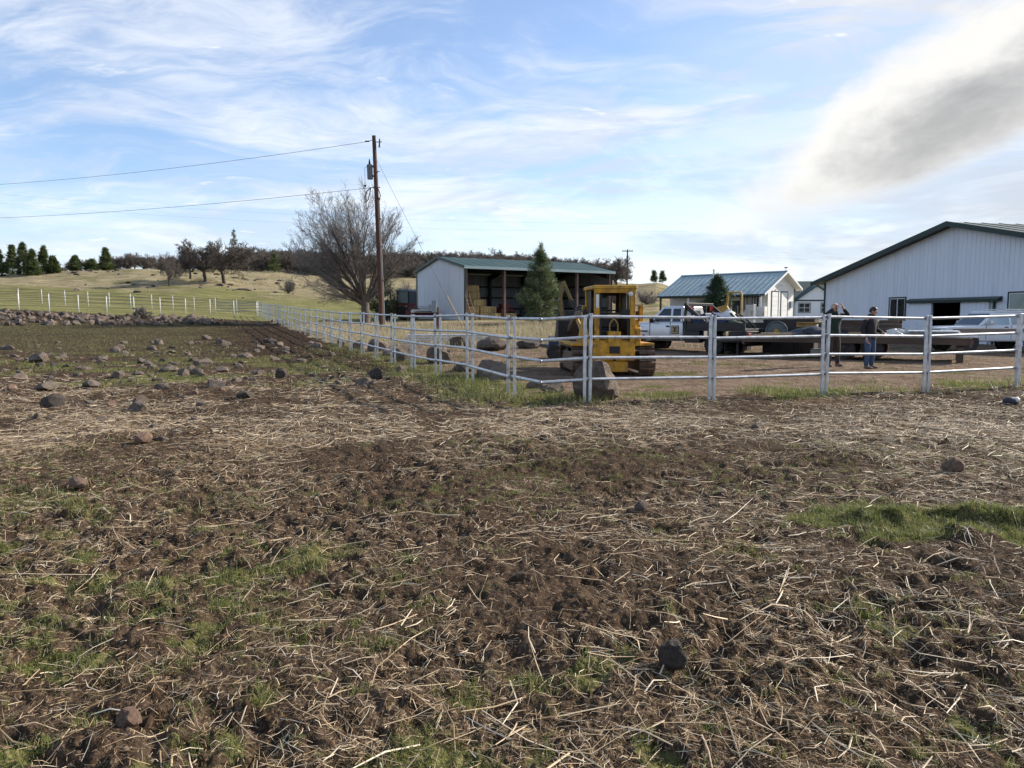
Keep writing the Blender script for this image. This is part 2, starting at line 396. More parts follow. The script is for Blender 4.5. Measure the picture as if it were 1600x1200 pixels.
def island_mat(name, cols, rough=.6, trans=0.0, spec=.4):
    """leaf, straw and blade materials: each island draws its own tone"""
    m = bpy.data.materials.new(name); m.use_nodes = True; t = NT(m.node_tree); b = t.n['Principled BSDF']
    rnd = t.new('ShaderNodeNewGeometry').outputs['Random Per Island']
    cr = t.new('ShaderNodeValToRGB'); t.put(cr.inputs[0], rnd); el = cr.color_ramp.elements
    for i, c in enumerate(cols):
        e = el[i] if i < 2 else el.new(i / (len(cols) - 1))
        e.position = i / (len(cols) - 1); e.color = (*c, 1)
    t.put(b.inputs['Base Color'], cr.outputs[0]); b.inputs['Roughness'].default_value = rough; b.inputs['Specular IOR Level'].default_value = spec
    if trans:
        tr = t.new('ShaderNodeBsdfTranslucent'); t.put(tr.inputs[0], cr.outputs[0]); ms = t.new('ShaderNodeMixShader'); ms.inputs[0].default_value = trans
        out = t.n['Material Output']; t.l.new(b.outputs[0], ms.inputs[1]); t.l.new(tr.outputs[0], ms.inputs[2]); t.l.new(ms.outputs[0], out.inputs[0])
    return m

def ground_mat():
    m = bpy.data.materials.new('pasture_ground'); m.use_nodes = True; t = NT(m.node_tree); b = t.n['Principled BSDF']
    pos = t.new('ShaderNodeNewGeometry').outputs['Position']
    za = t.new('ShaderNodeAttribute', attribute_name='za'); zb = t.new('ShaderNodeAttribute', attribute_name='zb')
    s = t.new('ShaderNodeSeparateColor'); t.l.new(za.outputs['Color'], s.inputs[0]); green, straw, dry = s.outputs
    s2 = t.new('ShaderNodeSeparateColor'); t.l.new(zb.outputs['Color'], s2.inputs[0]); dark, yard, _ = s2.outputs
    nb = t.noise(pos, 1.3, 3, .6); nm = t.noise(pos, 7, 4, .65); nf = t.noise(pos, 42, 3, .7)
    dist = t.vmath('LENGTH', pos)
    fine = t.mixf(t.rng(dist, 6, 25), nf, nm)
    soil = t.mix(t.rng(nm, .3, .7), (.030, .020, .013), (.080, .055, .037))
    soil = t.mix(t.rng(nf, .52, .70), soil, (.165, .122, .083))
    soil = t.mix(t.math('MULTIPLY', dark, .85), soil, t.mix(t.rng(nm, .35, .65), (.026, .017, .011), (.060, .040, .026)))
    yd = t.mix(t.rng(nb, .3, .7), (.120, .083, .056), (.215, .158, .112)); yd = t.mix(t.rng(nm, .52, .70), yd, (.27, .21, .155))
    c = t.mix(t.rng(t.math('ADD', yard, t.math('MULTIPLY', t.math('SUBTRACT', nm, .5), .5)), .25, .75), soil, yd)
    # chaff: short fibres in two crossing directions, drawn as stretched noise
    f1 = t.noise(t.mapping(pos, (0, 0, 0), (0, 0, R(25)), (14, 95, 20)), 1.0, 2, .6, .6)
    f2 = t.noise(t.mapping(pos, (4, 2, 0), (0, 0, R(-40)), (95, 16, 20)), 1.0, 2, .6, .6)
    f = t.math('MAXIMUM', f1, f2)
    f = t.mixf(t.rng(dist, 8, 22), f, t.math('ADD', t.math('MULTIPLY', nm, .55), .30))
    th = t.mixf(straw, .74, .46)
    sm = t.rng(f, th, t.math('ADD', th, .12))
    c = t.mix(t.math('MULTIPLY', sm, t.rng(dist, 7, 16, .75, .48)), c, t.mix(t.rng(nf, .3, .7), (.19, .130, .075), (.34, .25, .155)))
    # turf
    gcol = t.mix(t.rng(nm, .3, .7), (.045, .055, .016), (.120, .118, .042)); gcol = t.mix(t.rng(nf, .48, .7), gcol, (.19, .165, .080)); gcol = t.mix(t.rng(nb, .5, .7), gcol, (.085, .066, .036))
    gm = t.rng(t.math('ADD', green, t.math('MULTIPLY', t.math('SUBTRACT', fine, .5), 1.1)), .38, .72)
    # dry standing grass of the hill
    nh2 = t.noise(t.mapping(pos, sc=(.35, 1.2, 1)), .8, 5, .65); nh = t.noise(pos, .12, 4, .62)
    dcol = t.mix(t.rng(nh2, .32, .68), (.19, .160, .090), (.37, .315, .20)); dcol = t.mix(t.rng(nh, .50, .70), dcol, (.17, .165, .072))
    dcol = t.mix(t.rng(nm, .58, .74), dcol, (.16, .115, .065))
    dm = t.rng(t.math('ADD', dry, t.math('MULTIPLY', t.math('SUBTRACT', nm, .5), .8)), .35, .65)
    c = t.mix(dm, c, dcol)
    gfar = t.mix(t.rng(nh2, .3, .7), (.120, .128, .045), (.255, .235, .105))
    c = t.mix(gm, c, t.mix(t.rng(dist, 55, 75), gcol, gfar))
    t.put(b.inputs['Base Color'], c); b.inputs['Roughness'].default_value = .97; b.inputs['Specular IOR Level'].default_value = .04
    bp = t.new('ShaderNodeBump'); bp.inputs['Strength'].default_value = .9; bp.inputs['Distance'].default_value = .03
    t.put(bp.inputs['Height'], t.math('ADD', t.noise(pos, 30, 3, .7), t.math('MULTIPLY', t.noise(pos, 5, 2, .6), t.rng(dist, 5, 45, 0.6, 9.0, False))))
    t.l.new(bp.outputs[0], b.inputs['Normal'])
    return m

def rock_mat(name, a, b_, lichen):
    m = bpy.data.materials.new(name); m.use_nodes = True; t = NT(m.node_tree); b = t.n['Principled BSDF']
    tc = t.new('ShaderNodeTexCoord').outputs['Object']; oi = t.new('ShaderNodeObjectInfo').outputs['Random']
    tc = t.vmath('ADD', tc, t.vmath('SCALE', (7.3, 3.1, 5.7)))
    tc.node.inputs[0].links  # keep
    n = t.noise(tc, 3.5, 8, .65); n2 = t.noise(tc, 14, 6, .7); v = t.noise(tc, 45, 3, .6)
    c = t.mix(t.rng(n, .3, .7), a, b_); c = t.mix(t.math('MULTIPLY', oi, .45), c, (.20, .15, .11))
    c = t.mix(t.math('MULTIPLY', t.rng(n2, .58, .70), .6), c, lichen); c = t.mix(t.rng(v, .66, .78), c, (.02, .017, .015))
    t.put(b.inputs['Base Color'], c); b.inputs['Roughness'].default_value = .88; b.inputs['Specular IOR Level'].default_value = .3
    bp = t.new('ShaderNodeBump'); bp.inputs['Strength'].default_value = .8; bp.inputs['Distance'].default_value = .05
    t.put(bp.inputs['Height'], t.math('ADD', n2, t.math('MULTIPLY', v, .4))); t.l.new(bp.outputs[0], b.inputs['Normal'])
    return m

MT = {}
MT['ground'] = ground_mat()
MT['rock'] = rock_mat('basalt', (.075, .060, .050), (.21, .170, .138), (.34, .30, .24))
MT['rock_dark'] = rock_mat('dark_basalt', (.030, .026, .025), (.085, .072, .064), (.19, .17, .14))
MT['rock_red'] = rock_mat('red_stone', (.19, .115, .080), (.33, .215, .155), (.38, .30, .23))
MT['galv'] = mat('galvanized_pipe', (.60, .62, .64), .45, .72, .14, 9, .08, 60, dirt=(.30, .25, .21), dirt_amt=.55)
MT['galv_dark'] = mat('galvanized_clamp', (.30, .31, .33), .5, .7, .15, 20)
MT['white_post'] = mat('white_painted_post', (.60, .60, .58), .6, 0, .06, 4, dirt=(.4, .36, .3), dirt_amt=.3)
MT['thin_rail'] = mat('dark_cable', (.13, .13, .13), .6, .3, .2, 3)
MT['straw'] = island_mat('loose_straw', [(.24, .165, .095), (.42, .315, .19), (.62, .50, .33), (.50, .385, .24), (.82, .73, .56), (.33, .235, .14)], .5, .0, .25)
MT['grass'] = island_mat('green_grass_blades', [(.065, .095, .022), (.14, .18, .044), (.22, .245, .075), (.11, .145, .034), (.30, .26, .13), (.18, .205, .06)], .5, .45)
MT['drygrass'] = island_mat('dry_grass_blades', [(.30, .25, .15), (.44, .375, .245), (.56, .49, .34), (.34, .275, .17), (.22, .21, .10), (.48, .41, .27)], .6, .3)
MT['wall_white'] = mat('white_ribbed_steel', (.71, .75, .81), .5, .0, .04, 2.2, dirt=(.56, .59, .63), dirt_amt=.3, stretch=(1.2, 1.2, .14))
MT['wall_in'] = mat('shaded_inner_sheet', (.22, .24, .26), .5, .2, .10, 1.0)  # white inner sheet, its colour darkened for the shade inside the shed
MT['siding'] = mat('cream_siding', (.72, .73, .73), .6, 0, .05, 1.5)
MT['green_trim'] = mat('dark_green_trim', (.010, .032, .030), .4, .1, .15, 3)
MT['green_roof'] = mat('green_steel_roof', (.020, .058, .058), .65, .05, .15, .8, dirt=(.08, .12, .12), dirt_amt=.3)
MT['teal_roof'] = mat('weathered_teal_roof', (.31, .395, .405), .38, .25, .08, .5, dirt=(.30, .39, .40), dirt_amt=.4)
MT['shingle'] = mat('dark_green_shingle', (.022, .050, .045), .7, 0, .2, 3)
MT['steel_red'] = mat('red_oxide_steel', (.15, .095, .080), .6, .1, .2, 4)
MT['dark_steel'] = mat('dark_steel', (.035, .032, .032), .6, .2, .2, 4)
MT['black'] = mat('black_paint', (.014, .014, .016), .45, 0, .2, 5)
MT['rubber'] = mat('tyre_rubber', (.022, .021, .020), .85, 0, .25, 12, .3, 60, dirt=(.12, .09, .065), dirt_amt=.45)
MT['chrome'] = mat('bright_metal', (.60, .60, .60), .25, .9, .1, 8)
MT['glass'] = mat('dark_window_glass', (.020, .026, .030), .06, 0, .2, 2, spec=.8)
MT['glass_pale'] = mat('painted_sky_glass', (.30, .38, .41), .08, .4, .2, .8, spec=.9)  # bright sky reflection put into the pane colour
MT['white_frame'] = mat('white_vinyl', (.76, .77, .78), .45, 0, .03, 3)
MT['bark'] = mat('grey_bark', (.105, .085, .070), .9, 0, .35, 8, .8, 30, stretch=(1, 1, .25))
MT['twig'] = mat('grey_brown_twigs', (.175, .158, .145), .85, 0, .25, 2)
MT['oakbark'] = mat('dark_oak_bark', (.060, .050, .044), .9, 0, .3, 3)
MT['oaktwig'] = mat('dark_oak_twigs', (.120, .102, .088), .9, 0, .3, .6)
MT['needle'] = island_mat('pine_needles', [(.030, .052, .018), (.085, .115, .045), (.17, .20, .095), (.055, .085, .030)], .45, .35)
MT['needle_far'] = island_mat('juniper_foliage', [(.026, .048, .014), (.075, .105, .030), (.13, .155, .055)], .6, .35)
MT['spruce'] = island_mat('dark_spruce_needles', [(.016, .040, .020), (.040, .078, .040), (.075, .115, .062)], .5, .3)
MT['creo'] = mat('creosoted_wood', (.085, .042, .030), .8, 0, .4, 6, .6, 24, stretch=(1, 1, .06), dirt=(.22, .13, .10), dirt_amt=.5)
MT['wood'] = mat('weathered_plank', (.22, .17, .125), .85, 0, .3, 3, .5, 30, stretch=(.15, 1, 1))
MT['wood_dark'] = mat('dark_timber', (.085, .058, .042), .85, 0, .35, 3, .5, 30, stretch=(.15, 1, 1))
MT['wood_new'] = mat('pale_lumber', (.42, .31, .18), .75, 0, .2, 4, .3, 30, stretch=(.12, 1, 1))
MT['yellow'] = mat('worn_yellow_paint', (.52, .27, .022), .55, 0, .28, 6, .15, 20, dirt=(.13, .075, .035), dirt_amt=.8)
MT['yellow_dull'] = mat('faded_yellow_paint', (.40, .25, .06), .6, 0, .2, 3, dirt=(.16, .10, .05), dirt_amt=.6)
MT['track'] = mat('worn_track_steel', (.12, .085, .065), .55, .5, .35, 8, .3, 30, dirt=(.20, .12, .08), dirt_amt=.7)
MT['silver'] = mat('silver_car_paint', (.60, .61, .63), .32, .35, .03, 2, coat=.5, dirt=(.40, .35, .30), dirt_amt=.18)
MT['white_car'] = mat('white_car_paint', (.74, .75, .76), .35, 0, .03, 2, coat=.4, dirt=(.50, .46, .40), dirt_amt=.2)
MT['woodgrain'] = mat('faded_wood_trim', (.40, .32, .26), .5, 0, .2, 4, stretch=(.2, 1, 1))
MT['red_paint'] = mat('faded_red_paint', (.12, .018, .018), .5, 0, .2, 3, dirt=(.10, .03, .03), dirt_amt=.4)
MT['blue'] = mat('blue_plastic', (.028, .048, .105), .5, 0, .2, 4)
MT['tarp'] = mat('dark_tarp', (.030, .032, .040), .55, 0, .25, 4, .4, 12)
MT['white_plastic'] = mat('white_plastic', (.66, .65, .60), .5, 0, .08, 4)
MT['hay'] = mat('baled_hay', (.40, .29, .13), .95, 0, .35, 14, .9, 60, stretch=(3, 1, 1), dirt=(.24, .16, .07), dirt_amt=.5)
MT['grey'] = mat('grey_enamel', (.20, .235, .27), .5, .1, .1, 4)
MT['red_lamp'] = mat('red_lamp', (.35, .02, .02), .3, 0, .1, 4)
MT['lamp'] = mat('lamp_glass', (.62, .63, .62), .15, .3, .1, 4)
MT['skin'] = mat('skin', (.46, .27, .20), .55, 0, .08, 8)
MT['hair'] = mat('dark_hair', (.030, .020, .014), .55, 0, .3, 40)
MT['jacket_black'] = mat('black_jacket', (.018, .018, .022), .8, 0, .25, 8, .4, 25)
MT['vest_green'] = mat('dark_green_vest', (.014, .032, .022), .8, 0, .25, 8, .4, 25)
MT['jeans'] = mat('blue_jeans', (.045, .075, .145), .85, 0, .2, 9, .4, 40, dirt=(.10, .13, .19), dirt_amt=.4)
MT['trousers'] = mat('dark_trousers', (.055, .042, .036), .85, 0, .2, 9, .4, 40)
MT['shoe'] = mat('worn_shoe', (.16, .12, .09), .7, 0, .2, 12)
MT['reel'] = mat('dark_grey_steel', (.10, .13, .14), .5, .3, .2, 4)
MT['cap'] = mat('faded_cap', (.34, .31, .28), .8, 0, .1, 8)
MT['boom'] = mat('rusty_yellow_paint', (.15, .105, .040), .7, 0, .25, 4)
MT['woodtrim'] = mat('brown_side_trim', (.26, .19, .15), .5, 0, .2, 4, stretch=(.2, 1, 1))
MT['turf'] = island_mat('grazed_turf_blades', [(.10, .10, .035), (.17, .155, .065), (.25, .215, .11), (.085, .10, .032), (.20, .165, .085)], .6, .35)
MT['chaff'] = island_mat('fine_chaff', [(.15, .10, .055), (.25, .175, .10), (.36, .27, .165), (.20, .14, .08), (.46, .36, .23)], .7, 0, .2)
# ------------------------------------------------------------------ ground
def build_ground():
    ang = np.concatenate([np.radians(np.linspace(-180, -52, 26))[:-1], np.radians(np.linspace(-52, 52, 760)), np.radians(np.linspace(52, 180, 26))[1:-1]])
    rad = np.concatenate([[.35, .8, 1.3], np.geomspace(1.75, 40, 540), np.geomspace(40, 420, 190)[1:], np.geomspace(420, 6000, 26)[1:]])
    A, Rr = np.meshgrid(ang, rad)
    X = np.sin(A) * Rr; Y = np.cos(A) * Rr
    xs, ys = X.ravel(), Y.ravel()
    Z = Hfull(xs, ys)
    V = np.stack([xs, ys, Z], 1)
    nr, na = A.shape
    i = np.arange(nr - 1)[:, None] * na; j = np.arange(na)[None, :]; jn = (j + 1) % na
    F = np.stack([i + j, i + jn, i + na + jn, i + na + j], -1).reshape(-1, 4)
    V = np.vstack([V, [[0, 0, float(Z[:na].mean())]]])
    me = np_mesh('ground', V, F, MT['ground'], True)
    bm = None
    g, s, d, k, yd = zones(V[:, 0], V[:, 1]); one = np.ones(len(V))
    for nm, q in (('za', (g, s, d, one)), ('zb', (k, yd, one * 0, one))):
        at = me.attributes.new(nm, 'FLOAT_COLOR', 'POINT'); at.data.foreach_set('color', np.stack(q, 1).astype(np.float32).ravel())
    o = link(bpy.data.objects.new('ground', me)); tag(o, kind='structure')
    # close the small hole under the camera
    h = MB(); n = 24
    zc = Hz(0, 0.3); h.add([(0, 0, zc)] + [(.37 * math.sin(2 * math.pi * q / n), .37 * math.cos(2 * math.pi * q / n), Hz(.35 * math.sin(2 * math.pi * q / n), .35 * math.cos(2 * math.pi * q / n)) - .004) for q in range(n)],
              [(0, 1 + (q + 1) % n, 1 + q) for q in range(n)])
    h.build('ground_patch', MT['ground'], o)
build_ground()
# ------------------------------------------------------------------ buildings
def ribbed(mb, x0, x1, z0, ztop, y, pitch=.3, depth=.022, w=.07, M=None, axis='x', out=-1):
    """vertical ribs standing proud of a wall plane; ztop is a function of the run coordinate"""
    n = int((x1 - x0) / pitch)
    for i in range(n + 1):
        t = x0 + (i + .5) * (x1 - x0) / (n + 1); zt = ztop(t)
        if zt - z0 < .1: continue
        if axis == 'x': mb.bx((t - w / 2, y, z0), (t + w / 2, y + out * depth, zt))
        else: mb.bx((y, t - w / 2, z0), (y + out * depth, t + w / 2, zt))
def roof_slope(mb, x0, x1, ya, za, yb, zb, th=.10):
    """slab from eave (ya, za) up to ridge (yb, zb), running x0..x1"""
    mb.prism([(ya, za), (yb, zb), (yb, zb - th), (ya, za - th)], 'x', x0, x1)
def roof_ribs(mb, x0, x1, ya, za, yb, zb, pitch, w=.05, h=.03):
    n = max(1, int(round((x1 - x0) / pitch)))
    for i in range(n + 1):
        x = min(max(x0 + i * (x1 - x0) / n, x0 + w / 2), x1 - w / 2)
        mb.prism([(ya, za + .002), (yb, zb + .002), (yb, zb + h), (ya, za + h)], 'x', x - w / 2, x + w / 2)

def window(parent, cx, z0, w, h, y, panes=2, name='window', trim='green_trim', glass='glass', rows=1):
    """a window on a wall whose face looks to -y: trim, frame, panes"""
    t = MB(); b = .07
    for a, c in (((cx - w / 2 - b, y - .05, z0 - b), (cx + w / 2 + b, y + .002, z0)), ((cx - w / 2 - b, y - .05, z0 + h), (cx + w / 2 + b, y + .002, z0 + h + b)),
                 ((cx - w / 2 - b, y - .05, z0), (cx - w / 2, y + .002, z0 + h)), ((cx + w / 2, y - .05, z0), (cx + w / 2 + b, y + .002, z0 + h))): t.bx(a, c)
    win = t.build(name, MT[trim], parent)
    f = MB(); g = .045
    for k in range(panes + 1):
        x = cx - w / 2 + g / 2 + k * (w - g) / panes; f.bx((x - g / 2, y - .03, z0), (x + g / 2, y + .001, z0 + h))
    for k in range(rows + 1):
        z = z0 + g / 2 + k * (h - g) / rows
        for q in range(panes):
            xa = cx - w / 2 + g + q * (w - g) / panes; xb = cx - w / 2 + (q + 1) * (w - g) / panes
            f.bx((xa, y - .028, z - g / 2), (xb, y + .001, z + g / 2))
    f.build('frame', MT['white_frame'], win)
    for q in range(panes):
        for k in range(rows):
            xa = cx - w / 2 + g + q * (w - g) / panes; xb = cx - w / 2 + (q + 1) * (w - g) / panes
            za = z0 + g + k * (h - g) / rows; zb = z0 + (k + 1) * (h - g) / rows
            p = MB(); p.bx((xa, y - .012, za), (xb, y + .0005, zb)); p.build('pane', MT[glass], win)
    return win

# open-fronted hay shed; local x runs along its open front, y towards its back
def hay_shed():
    F = (-4.05, 66.0); z = 1.18
    s = thing('hay_shed', 'open-fronted white steel hay shed with green roof behind the young pine', 'shed', (F[0], F[1], z), R(31))
    L, W, He, Hr = 16.0, 10.2, 4.7, 5.78; zb = -.4
    roofz = lambda y: He + (Hr - He) * (1 - abs(y - W / 2) / (W / 2)) - .06
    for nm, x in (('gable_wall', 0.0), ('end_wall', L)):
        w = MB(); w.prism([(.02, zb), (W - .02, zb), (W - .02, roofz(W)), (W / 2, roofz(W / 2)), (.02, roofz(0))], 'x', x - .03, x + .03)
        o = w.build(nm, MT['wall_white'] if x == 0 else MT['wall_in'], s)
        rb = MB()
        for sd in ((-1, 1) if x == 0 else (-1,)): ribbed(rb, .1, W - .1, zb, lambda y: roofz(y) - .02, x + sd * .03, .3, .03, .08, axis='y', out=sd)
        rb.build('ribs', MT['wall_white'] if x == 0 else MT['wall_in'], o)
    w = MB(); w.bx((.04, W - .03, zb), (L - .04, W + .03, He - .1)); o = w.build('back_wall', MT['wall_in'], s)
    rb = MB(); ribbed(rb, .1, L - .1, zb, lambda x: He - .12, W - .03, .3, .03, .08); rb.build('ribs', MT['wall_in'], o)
    # girts and frames inside
    for k, zz in enumerate((1.1, 2.2, 3.3)):
        g = MB(); g.bx((.1, W - .26, zz), (L - .1, W - .08, zz + .16)); g.build('girt', MT['dark_steel'], s)
        g = MB(); g.bx((L - .24, .3, zz), (L - .08, W - .3, zz + .16)); g.build('girt', MT['dark_steel'], s)
    for x in (4, 8, 12):
        g = MB(); g.bx((x - .12, W - .5, zb), (x + .12, W - .27, He - .15)); g.build('back_column', MT['dark_steel'], s)
    for x in (.14, 4, 8, 12, L - .14):
        g = MB(); g.bx((x - .1, .02, zb), (x + .1, .07, He - .2)); g.bx((x - .1, .27, zb), (x + .1, .32, He - .2)); g.bx((x - .03, .07, zb), (x + .03, .27, He - .2))
        g.build('column', MT['steel_red'], s)
        g = MB()
        for sgn in (0, 1):
            ya, yb_ = (0.05, W / 2) if not sgn else (W - .05, W / 2)
            g.prism([(ya, He - .75), (yb_, Hr - .62), (yb_, Hr - .2), (ya, He - .2)], 'x', x - .06, x + .06)
        g.build('rafter', MT['dark_steel'], s)
    for yb_ in (1.2, 2.6, 4.0, 6.2, 7.6, 9.0):
        g = MB(); zz = roofz(yb_); g.bx((.1, yb_ - .04, zz - .22), (L - .1, yb_ + .04, zz - .04)); g.build('purlin', MT['dark_steel'], s)
    ov = .32
    for sgn in (0, 1):
        ya, za = (-ov, He - ov * (Hr - He) / (W / 2)) if not sgn else (W + ov, He - ov * (Hr - He) / (W / 2))
        r = MB(); roof_slope(r, -.25, L + .25, ya, za + .06, W / 2, Hr + .06, .07); o = r.build('roof_slope', MT['green_roof'], s)
        q = MB(); roof_ribs(q, -.25, L + .25, ya, za + .06, W / 2, Hr + .06, 1.0, .04, .018); q.build('roof_ribs', MT['green_roof'], o)
    f = MB(); f.bx((-.27, -ov - .035, He - ov * .21 - .16), (L + .27, -ov - .004, He - ov * .21 + .075)); f.build('eave_trim', MT['teal_roof'], s)
    for ya, yb_ in ((-ov, W / 2), (W + ov, W / 2)):
        for xx in (-.30, L + .26):
            za = He - ov * .21; f = MB(); f.prism([(ya, za - .14), (yb_, Hr - .14), (yb_, Hr + .11), (ya, za + .11)], 'x', xx, xx + .04); f.build('rake_trim', MT['green_trim'], s)
    for y in (.0, W):
        f = MB(); f.bx((-.075, y - .12, zb), (-.035, y + .12, He - .12)); f.build('corner_trim', MT['green_trim'], s)
    f = MB(); f.bx((L + .035, -.12, zb), (L + .075, .12, He - .12)); f.build('corner_trim', MT['green_trim'], s)
    fl = MB(); fl.bx((.05, .0, -.35), (L - .05, W - .05, .04)); fl.build('floor', MT['wood_dark'], s)
    return s
SHED = hay_shed()
SH_M = Matrix.Translation((-4.05, 66.0, 1.18)) @ Matrix.Rotation(R(31), 4, 'Z')

# hay bales in the first bay and a pile of loose hay
def hay():
    rng = random.Random(5)
    def bale(p, rz, d, label):
        m = MB(); nx, ny, nz = 7, 5, 5
        m.box((0, 0, d[2] / 2), d)
        t = SH_M @ Vector(p)
        o = m.build('hay_bale', MT['hay'], None, bevel=.06, seg=3); o.location = t; o.rotation_euler = (rng.uniform(-.03, .03), rng.uniform(-.03, .03), R(31) + rz)
        tw = MB()
        for k in (-.25, .25):
            x = d[0] * k
            tw.bx((x - .012, -d[1] / 2 - .012, .06), (x + .012, -d[1] / 2 + .004, d[2] - .05)); tw.bx((x - .012, -d[1] / 2, d[2] - .004), (x + .012, d[1] / 2, d[2] + .010))
        tw.build('twine', MT['wood_dark'], o); tag(o, label, 'hay bale', 'bales stacked in the hay shed')
    big = (1.15, 1.0, .62)
    lab = 'big tan hay bale in the stack at the left end of the shed'
    for lx, ly, n in ((.8, 2.6, 5), (2.0, 2.6, 5), (.8, 1.5, 2), (2.0, 1.5, 2), (.8, 3.7, 6), (2.0, 3.7, 5), (3.2, 3.6, 3), (3.2, 2.6, 2)):
        for k in range(n): bale((lx + rng.uniform(-.06, .06), ly + rng.uniform(-.05, .05), .04 + k * .625), rng.uniform(-.05, .05), big, lab)
    lab2 = 'hay bale in the low front row at the shed opening'
    for lx, ly, z in ((1.0, .75, .04), (2.15, .7, .04), (3.3, .8, .04), (1.1, .85, .645), (2.25, .85, .645), (1.6, 1.0, 1.25), (2.9, 1.75, .04), (3.35, 1.7, .645), (4.5, 1.1, .04), (5.4, 1.5, .04)):
        bale((lx, ly, z), rng.uniform(-.28, .28), (rng.uniform(.95, 1.12), .8, .6), lab2)
    # ladder leaning at the shed corner
    l = thing('ladder', 'weathered ladder leaning at the front corner of the hay shed', 'ladder', SH_M @ Vector((.55, -.75, -.05)), R(31))
    for x in (-.2, .2):
        m = MB(); m.tube((x, 0, 0), (x - .45, .66, 2.3), .035, .03, 6); m.build('rail', MT['wood'], l)
    for k in range(7):
        f = (k + .6) / 7.2; m = MB(); m.tube((-.2 - .45 * f, .66 * f, 2.3 * f), (.2 - .45 * f, .66 * f, 2.3 * f), .022, .022, 6); m.build('rung', MT['wood'], l)
    # red mower and tarped pile deeper in
    r = thing('farm_implement', 'dark red farm implement parked in the middle bay of the shed', 'implement', SH_M @ Vector((5.9, 3.2, .04)), R(31) + .3)
    m = MB(); m.bx((-1.1, -.5, .45), (.9, .5, 1.0)); m.bx((-.6, -.35, 1.0), (.3, .35, 1.5)); m.build('body', MT['red_paint'], r, bevel=.05)
    for y in (-.62, .62):
        m = MB(); m.lathe([(0, -.1), (.4, -.1), (.44, -.05), (.44, .05), (.4, .1), (0, .1)], 18, 'y', (0.2, y, .44)); m.build('wheel', MT['rubber'], r, True)
    m = MB(); m.tube((.9, 0, .6), (2.0, 0, .45), .06); m.build('drawbar', MT['dark_steel'], r)
    p = MB(); rr = random.Random(3); rings = []
    for j in range(7):
        h = j / 6; ring = []
        for i in range(18):
            t = 2 * math.pi * i / 18; q = (1 - h ** 2.2) ** .5 * (1 + .13 * rr.uniform(-1, 1)) + .03
            ring.append(Vector((2.4 * q * math.cos(t), 1.5 * q * math.sin(t), 1.75 * h + .08 * rr.uniform(-1, 1) * (j > 0))))
        rings.append(ring)
    p.loft(rings); o = p.build('tarped_pile', MT['tarp'], None, True); o.matrix_world = SH_M @ Matrix.Translation((9.6, 2.6, .02))
    tag(o, 'black tarp covered pile on the floor of the shed beside the pine', 'tarped pile')
hay()

